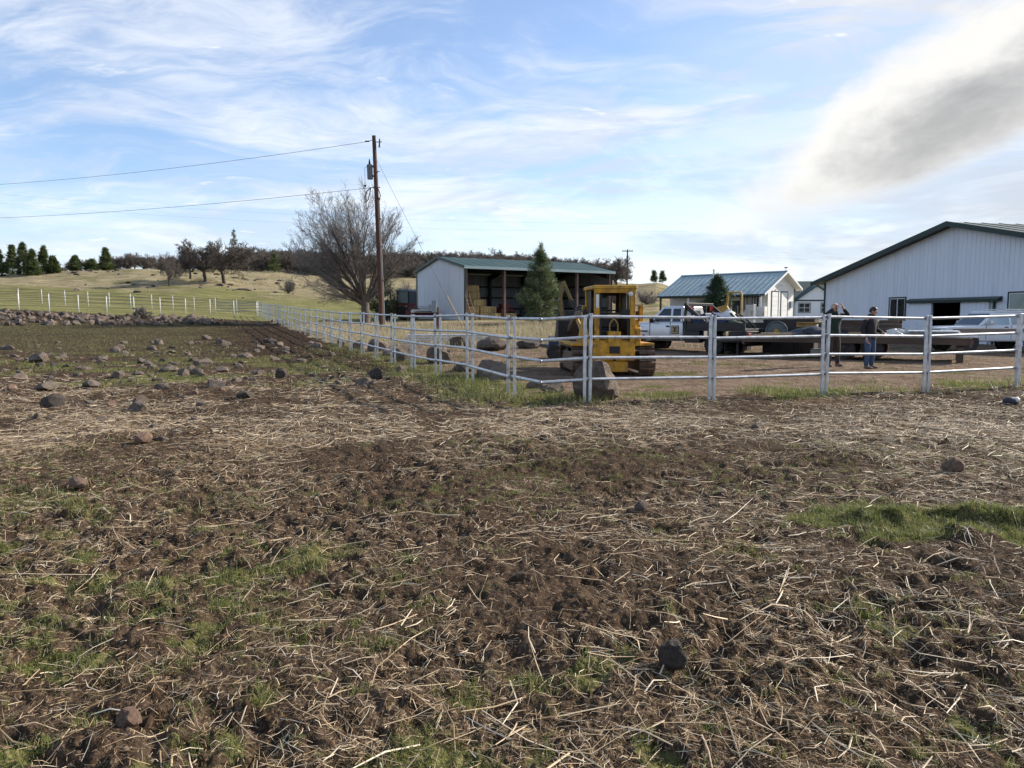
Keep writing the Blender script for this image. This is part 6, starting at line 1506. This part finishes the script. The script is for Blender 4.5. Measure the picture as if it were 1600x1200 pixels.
# ------------------------------------------------------------------ stones
def rock_mesh(name, seed, mt, sub=2, flat=.7, rough=.22, chops=13):
    rng = np.random.default_rng(seed)
    bm = bmesh.new(); bmesh.ops.create_icosphere(bm, subdivisions=sub, radius=1.0)
    V = np.array([v.co for v in bm.verts])
    sc = np.array([rng.uniform(.85, 1.15), rng.uniform(.75, 1.0), flat * rng.uniform(.85, 1.1)])
    # chop with random planes for fracture faces
    for _ in range(chops):
        n = rng.normal(0, 1, 3); n /= np.linalg.norm(n); h = rng.uniform(.48, .80) if chops > 8 else rng.uniform(.62, .85); dd = V @ n - h; V = V - np.maximum(dd, 0)[:, None] * n
    ph = rng.uniform(0, 9, 3)
    nz = np.sin(V[:, 0] * 4.1 + ph[0]) * np.sin(V[:, 1] * 4.7 + ph[1]) * np.sin(V[:, 2] * 5.3 + ph[2])
    V = V / np.abs(V).max() * (1 + rough * .3 * nz + rng.normal(0, rough * (.16 if sub < 3 else .17), len(V)))[:, None] * sc
    for v, c in zip(bm.verts, V): v.co = c
    me = bpy.data.meshes.new(name); bm.to_mesh(me); bm.free(); me.materials.append(MT[mt])
    return me
PR = [rock_mesh('stone', 200 + i, 'rock', 2) for i in range(9)]
PRD = [rock_mesh('stone', 300 + i, 'rock_dark', 2) for i in range(5)]
def stone(name, px, py, wpx, label, mt='rock', cat='stone', seed=None, tall=.72, group=None, bury=.28, hires=False, rz=None):
    """a stone whose base shows at (px, py) in the photograph and which is wpx wide there"""
    x, y = G(px, py); r = wpx / FPX * y / 2; y += r * .6; x = (px - 800) / FPX * y
    sd = seed if seed is not None else int(px * 7 + py)
    me = rock_mesh(name, sd, mt, 3 if hires else 2, tall, chops=13 if bury > .1 else 7)
    o = link(bpy.data.objects.new(name, me)); o.scale = (r * 1.15,) * 3; o.location = (x, y, Hz(x, y) + r * tall * (1 - 2 * bury) * .8); o.rotation_euler = (0, 0, rz if rz is not None else (sd * 1.7) % 6.28)
    return tag(o, label, cat, group)
def stones():
    B = 'boulder'
    stone(B, 925, 628, 84, 'largest brown boulder, right behind the bend of the fence', 'rock', B, 11, .95, hires=True, bury=.2)
    stone(B, 865, 615, 36, 'pale-topped boulder left of the largest boulder at the fence bend', 'rock', B, 12, .7, hires=True)
    stone(B, 838, 609, 26, 'small boulder just inside the kinked fence panel', 'rock', B, 13, .7)
    stone(B, 776, 594, 70, 'broad dark boulder behind the first fence panel left of the bend', 'rock', B, 14, .75, hires=True)
    stone(B, 727, 580, 44, 'low boulder behind the second fence panel from the bend', 'rock_dark', B, 15, .6, hires=True)
    stone(B, 684, 568, 44, 'upright split boulder behind the third fence panel from the bend', 'rock', B, 16, 1.15, hires=True)
    stone(B, 640, 563, 52, 'rounded brown boulder behind the fourth fence panel from the bend', 'rock', B, 17, .8, hires=True)
    stone(B, 612, 556, 33, 'grey boulder behind the fifth fence panel from the bend', 'rock', B, 18, .8)
    stone(B, 590, 549, 36, 'boulder behind the fence by the foot of the brown pole', 'rock', B, 19, .9)
    stone(B, 562, 546, 28, 'boulder behind the fence left of the brown pole', 'rock', B, 20, .9)
    stone(B, 535, 540, 20, 'small boulder behind the fence near the bare tree', 'rock', B, 25, .9)
    stone(B, 719, 543, 36, 'black rounded boulder in the dry grass left of the guy wire foot', 'rock_dark', B, 21, .75, hires=True)
    stone(B, 772, 548, 50, 'wide black boulder on bare soil below the young pine', 'rock_dark', B, 22, .6, hires=True)
    stone(B, 825, 545, 40, 'dark jagged boulder between the wide black boulder and the utility trailer', 'rock_dark', B, 23, .6, hires=True)
    stone(B, 712, 578, 16, 'narrow pale stone leaning behind the fence', 'rock_red', 'stone', 24, .7)
    # in front of the fence
    stone('stone', 588, 595, 26, 'dark angular stone in front of the fence, left of the round one', 'rock_dark', 'stone', 31, .9, hires=True)
    stone('stone', 626, 587, 24, 'round brown stone in front of the left fence', 'rock', 'stone', 32, .8, hires=True)
    stone('stone', 571, 604, 30, 'flat pale stone lying before the dark angular stone', 'rock', 'stone', 33, .5, hires=True)
    stone('stone', 600, 588, 14, 'small stone wedged between the dark angular and the round stone', 'rock', 'stone', 34, .7)
    # foreground
    stone('stone', 1185, 673, 13, 'small upright dark stone alone right of the fence bend', 'rock', 'stone', 41, 1.1, bury=.06, hires=True)
    stone('stone', 1499, 739, 27, 'reddish upright stone on the right beyond the grass patch', 'rock_red', 'stone', 42, 1.0, bury=.06, hires=True)
    stone('stone', 1006, 806, 24, 'grey blocky stone in the straw below the fence', 'rock', 'stone', 43, .95, bury=.06, hires=True)
    stone('stone', 1062, 1076, 52, 'dark round stone in the straw at the bottom centre', 'rock_dark', 'stone', 44, .85, bury=.06, hires=True)
    stone('stone', 173, 1180, 40, 'pinkish brown rounded stone in the grass at the bottom left corner', 'rock_red', 'stone', 45, .82, bury=.06, hires=True)
    stone('stone', 110, 772, 28, 'reddish low stone in the straw on the left', 'rock_red', 'stone', 46, .7, bury=.06)
    stone('stone', 219, 697, 24, 'brown stone lying by a grey flat stone on the left', 'rock_red', 'stone', 47, .75, bury=.06)
    stone('stone', 245, 692, 20, 'grey flat stone lying right of a brown stone on the left', 'rock', 'stone', 48, .5, bury=.06)
    stone('stone', 438, 590, 20, 'dark pointed stone alone in the tan straw on the left', 'rock_dark', 'stone', 49, 1.0, bury=.06)
    # the stony strip of the paddock
    big = [(385, 560, 30, 'rock'), (407, 545, 16, 'rock'), (372, 576, 16, 'rock'), (315, 574, 32, 'rock'), (285, 588, 24, 'rock'), (262, 584, 30, 'rock'), (335, 608, 36, 'rock'), (378, 622, 34, 'rock_dark'), (304, 587, 22, 'rock'), (345, 582, 22, 'rock'),
           (128, 578, 26, 'rock'), (60, 567, 34, 'rock'), (98, 560, 16, 'rock'), (120, 585, 18, 'rock'), (22, 558, 12, 'rock'), (182, 550, 18, 'rock'), (160, 562, 20, 'rock'), (220, 566, 18, 'rock'), (235, 575, 18, 'rock'), (250, 612, 26, 'rock'),
           (70, 608, 44, 'rock'), (215, 628, 24, 'rock'), (212, 641, 32, 'rock'), (140, 605, 36, 'rock'), (80, 638, 40, 'rock_dark'), (136, 632, 18, 'rock'), (170, 632, 18, 'rock_red'), (300, 618, 16, 'rock_red'), (345, 613, 12, 'rock_red'), (310, 637, 22, 'rock'),
           (422, 535, 22, 'rock_dark'), (436, 541, 18, 'rock'), (446, 550, 14, 'rock'), (352, 540, 18, 'rock'), (325, 530, 16, 'rock'), (268, 552, 16, 'rock'), (30, 590, 24, 'rock'), (15, 612, 22, 'rock_red'), (185, 590, 22, 'rock'), (470, 566, 18, 'rock'),
           (480, 598, 16, 'rock'), (530, 600, 14, 'rock'), (505, 575, 14, 'rock'), (245, 595, 18, 'rock'), (404, 585, 20, 'rock'), (367, 597, 16, 'rock'), (155, 655, 18, 'rock'), (52, 655, 16, 'rock'), (300, 655, 18, 'rock'), (120, 672, 16, 'rock')]
    for k, (px, py, w, mt) in enumerate(big):
        stone('field_stone', px, py, w, 'brown basalt stone among the many strewn over the stony strip on the left', mt, 'stone', 500 + k, .5 + .3 * ((k * 37) % 10) / 10, 'stones of the stony strip')
    rng = random.Random(77)
    for k in range(200):
        px, py = rng.uniform(0, 560), 535 + abs(rng.gauss(0, 48)); w = rng.uniform(5, 12) if k < 130 else rng.uniform(11, 20)
        if py > 700 or px > 560 - (py - 540) * .4: continue
        x, y = G(px, py); r = w / FPX * y / 2; me = rng.choice(PR if rng.random() < .8 else PRD); o = link(bpy.data.objects.new('field_stone', me)); s = r * rng.uniform(.8, 1.2)
        o.scale = (s, s * rng.uniform(.8, 1.2), s * rng.uniform(.7, 1.1)); o.location = (x, y, Hz(x, y) + s * .15); o.rotation_euler = (rng.uniform(-.4, .4), rng.uniform(-.4, .4), rng.uniform(0, 6.3))
        tag(o, 'fist-sized to head-sized stone littering the stony strip on the left', 'stone', 'small stones of the stony strip')
    # rubble bank at the far end
    for k in range(280):
        u = rng.uniform(-.72, -.40) if k < 245 else rng.uniform(-.42, -.30); q = rng.random(); y = 53.5 + 11.5 * q ** .8 + (u + .68) * 8; x = u * y
        r = rng.uniform(.13, .38) * (1.5 if rng.random() < .15 else 1) * (1 if k < 245 else .6)
        me = rng.choice(PR if rng.random() < .75 else PRD); o = link(bpy.data.objects.new('rubble_stone', me)); o.scale = (r * rng.uniform(.9, 1.3), r, r * rng.uniform(.8, 1.2))
        o.location = (x, y, Hz(x, y) + r * .08 + .12 * rng.random()); o.rotation_euler = (rng.uniform(-.6, .6), rng.uniform(-.6, .6), rng.uniform(0, 6.3))
        tag(o, 'rough dark stone of the rubble bank in front of the far white-posted fence', 'stone', 'stones of the rubble bank')
    # outcrops on the hill
    for k in range(90):
        u = rng.uniform(-.58, -.12); y = rng.choice((rng.uniform(132, 150), rng.uniform(165, 182), rng.uniform(176, 190), rng.uniform(120, 215))); x = u * y; r = rng.uniform(.25, .8)
        me = rng.choice(PRD if rng.random() < .7 else PR); o = link(bpy.data.objects.new('hill_stone', me)); o.scale = (r * rng.uniform(1, 2.0), r, r * rng.uniform(.5, .9)); o.location = (x, y, Hz(x, y) + r * .1); o.rotation_euler = (0, 0, rng.uniform(0, 6.3))
        tag(o, 'dark rock of the outcrops scattered over the grassy hillside', 'rock', 'rocks of the hillside outcrops')
    # cap dropped by the last post
    x, y = G(1584, 627); c = thing('cap', 'dark cap lying on the dirt in front of the last post', 'cap', (x, y, Hz(x, y)), .4)
    m = MB(); m.ball((0, 0, .05), (.15, .12, .085), 18, 10); m.build('crown', MT['tarp'], c, True)
    m = MB(); m.ball((-.14, -.03, .02), (.12, .10, .015), 14, 6); m.build('brim', MT['black'], c, True)
    m = MB(); m.ball((.02, -.09, .08), (.06, .05, .05), 12, 6); m.build('patch', MT['white_plastic'], c, True)  # pale highlight on the cap modelled as a white lump
stones()
# ------------------------------------------------------------------ litter, grass, clods
def scatter(rng, n, y0, y1, umax=.78, pw=1.0):
    """points spread evenly in the view's near field between distances y0 and y1; pw < 1 thins with distance"""
    t = rng.random(n); y = np.exp(np.log(y0) + (np.log(y1) - np.log(y0)) * t) if pw == 0 else (y0 ** (2 * pw) + (y1 ** (2 * pw) - y0 ** (2 * pw)) * t) ** (1 / (2 * pw))
    u = rng.uniform(-umax, umax, n); return u * y, y
def straw_mesh(rng, x, y, L, w, tilt, bend):
    n = len(x); a = rng.uniform(0, 2 * np.pi, n); dx, dy = np.cos(a), np.sin(a)
    h = rng.uniform(.002, .014, n)
    tl = np.abs(rng.normal(0, tilt, n)); b = rng.normal(0, bend, n)
    px, py = -dy, dx
    def at(f, side, off):
        X = x + dx * L * (f - .5) + px * b * L * (1 - (2 * f - 1) ** 2); Y = y + dy * L * (f - .5) + py * b * L * (1 - (2 * f - 1) ** 2)
        return X, Y
    rows = []
    for f in (0., .5, 1.):
        X, Y = at(f, 0, 0); rows.append((X, Y, Hfull(X, Y)))
    # straight-ish in height between ends lying on the soil
    z0 = np.maximum(rows[0][2], 0 * rows[0][2] - 9); z2 = rows[2][2]; zm = np.maximum(rows[1][2], (z0 + z2) / 2)
    Z = [z0 + h, zm + h + .003, z2 + h + tl * L]
    th = rng.uniform(-.5, .5, n); cw, sw = np.cos(th), np.sin(th)
    V = []
    for k in range(3):
        X, Y, _ = rows[k]; q = w / 2 * (1 if k < 2 else .6)
        V.append(np.stack([X - px * q * cw, Y - py * q * cw, Z[k] - q * sw], 1)); V.append(np.stack([X + px * q * cw, Y + py * q * cw, Z[k] + q * sw], 1))
        V.append(np.stack([X, Y, Z[k] + q * .8], 1))
    V = np.stack(V, 1)                       # n, 9, 3 : a folded blade, two faces per length
    base = (np.arange(n) * 9)[:, None, None]
    F = np.array([[0, 2, 5, 3], [2, 1, 4, 5], [3, 5, 8, 6], [5, 4, 7, 8]])[None]
    return V.reshape(-1, 3), (base + F).reshape(-1, 4)
def blades(rng, x, y, z, h, w, lean):
    n = len(x); a = rng.uniform(0, 2 * np.pi, n); dx, dy = np.cos(a), np.sin(a); ln = np.abs(rng.normal(lean, lean * .5, n))
    b = rng.uniform(0, 2 * np.pi, n); sx, sy = np.cos(b) * w / 2, np.sin(b) * w / 2
    p1 = np.stack([x + dx * h * ln * .35, y + dy * h * ln * .35, z + h * .6], 1); p2 = np.stack([x + dx * h * ln, y + dy * h * ln, z + h * (1 - .25 * np.minimum(ln, 1.2))], 1)
    p0 = np.stack([x, y, z], 1); s = np.stack([sx, sy, sx * 0], 1)
    V = np.stack([p0 - s, p0 + s, p1 + s * .7, p1 - s * .7, p2 + s * .12, p2 - s * .12], 1).reshape(-1, 3)
    base = (np.arange(n) * 6)[:, None, None]; F = (base + np.array([[0, 1, 2, 3], [3, 2, 4, 5]])[None]).reshape(-1, 4)
    return V, F
def join(parts):
    V = []; F = []; o = 0
    for v, f in parts: V.append(v); F.append(f + o); o += len(v)
    return np.concatenate(V), np.concatenate(F)
def cover():
    rng = np.random.default_rng(7)
    parts = []
    def keep(x, y, thr_seed, strength):
        g, s, d, k, yd = zones(x, y); ins = inside(x, y)
        clump = fbm(x, y, 1.1, 3, thr_seed)
        pr = np.clip(s * 1.15 + .10, 0, 1) * sst(.20, .52, clump) * (1 - .30 * k) * (1 - .6 * g)
        return (rng.random(len(x)) < pr * strength) & (ins > -.2)
    # long pale stalks near the camera, more to the right
    x, y = scatter(rng, 10500, 2.2, 11.5); m = keep(x, y, 3, 1.0) & (rng.random(len(x)) < .22 + .78 * sst(-.6, .3, x / y)); x, y = x[m], y[m]
    parts.append(straw_mesh(rng, x, y, rng.gamma(3.0, .052, len(x)) + .04, rng.uniform(.003, .0075, len(x)), .08, .08))
    # short broken pieces
    x, y = scatter(rng, 90000, 2.2, 13); m = keep(x, y, 3, 1.0); x, y = x[m], y[m]
    parts.append(straw_mesh(rng, x, y, rng.gamma(2.0, .026, len(x)) + .012, rng.uniform(.0012, .0036, len(x)), .18, .16))
    # farther litter, longer pieces so that single ones still show
    x, y = scatter(rng, 22000, 9, 20, pw=.75); m = keep(x, y, 9, 1.0); x, y = x[m], y[m]
    parts.append(straw_mesh(rng, x, y, rng.gamma(2.4, .045, len(x)) + .04, rng.uniform(.004, .009, len(x)), .18, .10))
    x, y = scatter(rng, 6000, 18, 34, pw=.6); m = keep(x, y, 9, .8) ; x, y = x[m], y[m]
    parts.append(straw_mesh(rng, x, y, rng.gamma(2.4, .07, len(x)) + .06, rng.uniform(.010, .020, len(x)), .2, .08))
    V, F = join(parts); tag(np_obj('straw', V, F, MT['straw']), 'pale loose straw littering the trampled paddock soil', 'straw', kind='stuff')
    # fine chaff: single flat slivers
    parts = []
    for n_, y0, y1, l_, w_ in ((110000, 2.1, 9, .012, .0016), (40000, 7, 17, .022, .003)):
        x, y = scatter(rng, n_, y0, y1, pw=.8); m = keep(x, y, 3, 1.0) | (rng.random(n_) < .12); m &= inside(x, y) > 0; x, y = x[m], y[m]; n = len(x)
        L = rng.gamma(2.0, l_, n) + l_ * .5; a = rng.uniform(0, 6.28, n); dx, dy = np.cos(a) * L / 2, np.sin(a) * L / 2; qx, qy = -np.sin(a) * w_ / 2, np.cos(a) * w_ / 2; z = Hfull(x, y) + .006; tz = rng.normal(0, .25, n) * L; sz = rng.normal(0, .5, n) * w_
        V = np.stack([np.stack([x - dx - qx, y - dy - qy, z - tz * 0 - sz], 1), np.stack([x + dx - qx, y + dy - qy, z + np.abs(tz) - sz], 1), np.stack([x + dx + qx, y + dy + qy, z + np.abs(tz) + sz], 1), np.stack([x - dx + qx, y - dy + qy, z + sz], 1)], 1).reshape(-1, 3)
        parts.append((V, np.arange(n * 4).reshape(-1, 4)))
    V, F = join(parts); tag(np_obj('chaff', V, F, MT['chaff']), 'fine brown chaff trodden into the paddock soil', 'chaff', kind='stuff')
    # green blades on turf patches, clustered in tufts
    parts = []
    def tufts(n, y0, y1, per, hh, ww, thr, rad, pw=1.0, cond=None):
        x, y = scatter(rng, n, y0, y1, pw=pw); g, s, d, k, yd = zones(x, y); m = rng.random(n) < np.clip((g - thr) * 1.6, 0, 1)
        if cond is not None: m &= cond(x, y)
        x, y = x[m], y[m]; X = np.repeat(x, per) + rng.normal(0, 1, len(x) * per) * np.repeat(rng.uniform(.5, 1.4, len(x)) * rad, per); Y = np.repeat(y, per) + rng.normal(0, 1, len(x) * per) * rad
        hsc = np.repeat(rng.uniform(.55, 1.35, len(x)), per)
        return blades(rng, X, Y, Hfull(X, Y) - .005, hh * hsc * rng.uniform(.5, 1.2, len(X)), ww * rng.uniform(.7, 1.3, len(X)), .55)
    parts.append(tufts(9000, 2.1, 8.5, 22, .050, .0035, .12, .035))
    # lone tufts pushing up through the litter
    x, y = scatter(rng, 3600, 2.1, 9.0); m = rng.random(3600) < sst(.46, .62, fbm(x, y, .8, 3, 97)) * (.45 + .55 * sst(.4, -.5, x / y)); x, y = x[m], y[m]; per = 26
    X = np.repeat(x, per) + rng.normal(0, 1, len(x) * per) * np.repeat(rng.uniform(.012, .05, len(x)), per); Y = np.repeat(y, per) + rng.normal(0, 1, len(x) * per) * np.repeat(rng.uniform(.012, .04, len(x)), per)
    parts.append(blades(rng, X, Y, Hfull(X, Y) - .004, np.repeat(rng.uniform(.015, .055, len(x)), per) * rng.uniform(.5, 1.2, len(X)), .0032 * rng.uniform(.7, 1.3, len(X)), .6))
    # the rank tufts of the patch at the right
    x = rng.uniform(1.6, 5.2, 2600); y = rng.uniform(4.9, 6.5, 2600); g = zones(x, y)[0]; m = rng.random(2600) < np.clip((g - .2) * 2.2, 0, 1); x, y = x[m], y[m]; per = 24
    X = np.repeat(x, per) + rng.normal(0, .03, len(x) * per); Y = np.repeat(y, per) + rng.normal(0, .03, len(x) * per)
    parts.append(blades(rng, X, Y, Hfull(X, Y) - .004, np.repeat(rng.uniform(.03, .075, len(x)), per) * rng.uniform(.5, 1.2, len(X)), .004 * rng.uniform(.7, 1.3, len(X)), .8))
    parts.append(tufts(5200, 8.0, 24, 16, .09, .009, .25, .10, .8))
    V, F = tufts(16000, 20, 62, 12, .075, .018, .12, .25, .6); tag(np_obj('paddock_turf', V, F, MT['turf']), 'grazed olive turf at the far left of the paddock', 'grass', kind='stuff')
    V, F = join(parts); tag(np_obj('grass', V, F, MT['grass']), 'short green grass growing in patches over the paddock', 'grass', kind='stuff')
    # longer green grass along the foot of the fence
    n = 28000; t = rng.uniform(-22, 12, n); off = rng.normal(-.35, .55, n)
    fx = np.where(t < 0, BEND[0] + LDIR[0] * -t - LDIR[1] * -off, BEND[0] + RDIR[0] * t + RDIR[1] * off)
    fy = np.where(t < 0, BEND[1] + LDIR[1] * -t + LDIR[0] * -off, BEND[1] + RDIR[1] * t - RDIR[0] * off)
    g = fbm(fx, fy, 1.0, 3, 91); m = rng.random(n) < sst(.46, .58, g) * np.where((t > -9) & (t < 4), 1, .45); fx, fy = fx[m], fy[m]
    V, F = blades(rng, fx, fy, Hfull(fx, fy) - .01, rng.uniform(.06, .22, len(fx)), rng.uniform(.006, .012, len(fx)), .7)
    tag(np_obj('fence_grass', V, F, MT['grass']), 'longer green grass along the foot of the pipe fence', 'grass', kind='stuff')
    # dry standing grass behind the fence, on banks and on the hill
    parts = []
    def dryg(n, y0, y1, u0, u1, hh, ww, thr, seed, cond=None, freq=.35, pw=.7):
        y = (y0 ** (2 * pw) + (y1 ** (2 * pw) - y0 ** (2 * pw)) * rng.random(n)) ** (1 / (2 * pw)); x = rng.uniform(u0, u1, n) * y
        g, s, d, k, yd = zones(x, y); m = (rng.random(n) < sst(thr, thr + .14, fbm(x, y, freq, 3, seed)) * np.clip(d * 1.3 - .6 * g, 0, 1))
        m &= inside(x, y) < -.5
        if cond is not None: m &= cond(x, y)
        x, y = x[m], y[m]
        return blades(rng, x, y, Hfull(x, y) - .02, hh * rng.uniform(.5, 1.25, len(x)), ww * rng.uniform(.7, 1.3, len(x)), .5)
    parts.append(dryg(46000, 27, 56, -.32, .06, .50, .018, .38, 15)); parts.append(dryg(22000, 28, 60, .02, .42, .40, .018, .44, 19, freq=.6))
    parts.append(dryg(42000, 84, 190, -.75, .22, .45, .06, .46, 27, freq=.10)); parts.append(dryg(16000, 56, 84, -.8, -.3, .40, .035, .52, 29, freq=.3))
    V, F = join(parts); tag(np_obj('dry_grass', V, F, MT['drygrass']), 'tall tan dry grass beyond the fence and up the hillside', 'grass', kind='stuff')
    # crumbs and clods of soil
    x, y = scatter(rng, 15000, 2.2, 22, pw=.8); c = fbm(x, y, .9, 3, 53); m = (rng.random(len(x)) < sst(.42, .66, c)) & (inside(x, y) > 0); x, y = x[m], y[m]; n = len(x)
    T = np.array([[1, 0, 0], [-.5, .87, 0], [-.5, -.87, 0], [0, 0, 1], [.45, .5, .6], [-.6, .1, .55]]); FT = np.array([[0, 4, 3], [1, 5, 4], [4, 5, 3], [2, 5, 1], [0, 3, 5], [0, 5, 2], [0, 1, 4]])
    sz = np.minimum(rng.gamma(2.0, .0045, n) * (1 + y * .07) + .004, .035); a = rng.uniform(0, 6.28, n); jit = rng.normal(1, .22, (n, 6, 3))
    P = T[None] * jit; X = P[:, :, 0] * np.cos(a)[:, None] - P[:, :, 1] * np.sin(a)[:, None]; Y = P[:, :, 0] * np.sin(a)[:, None] + P[:, :, 1] * np.cos(a)[:, None]
    V = np.stack([x[:, None] + X * sz[:, None], y[:, None] + Y * sz[:, None], (Hfull(x, y) - .004)[:, None] + P[:, :, 2] * sz[:, None] * .8], -1).reshape(-1, 3)
    F = ((np.arange(n) * 6)[:, None, None] + FT[None]).reshape(-1, 3)
    tag(np_obj('soil_clods', V, F, MT['clod']), 'dark crumbs and clods of trampled soil', 'soil', kind='stuff')
MT['clod'] = island_mat('soil_clod', [(.035, .023, .015), (.085, .058, .038), (.14, .10, .07), (.055, .037, .024)], .95, 0, .1)
cover()
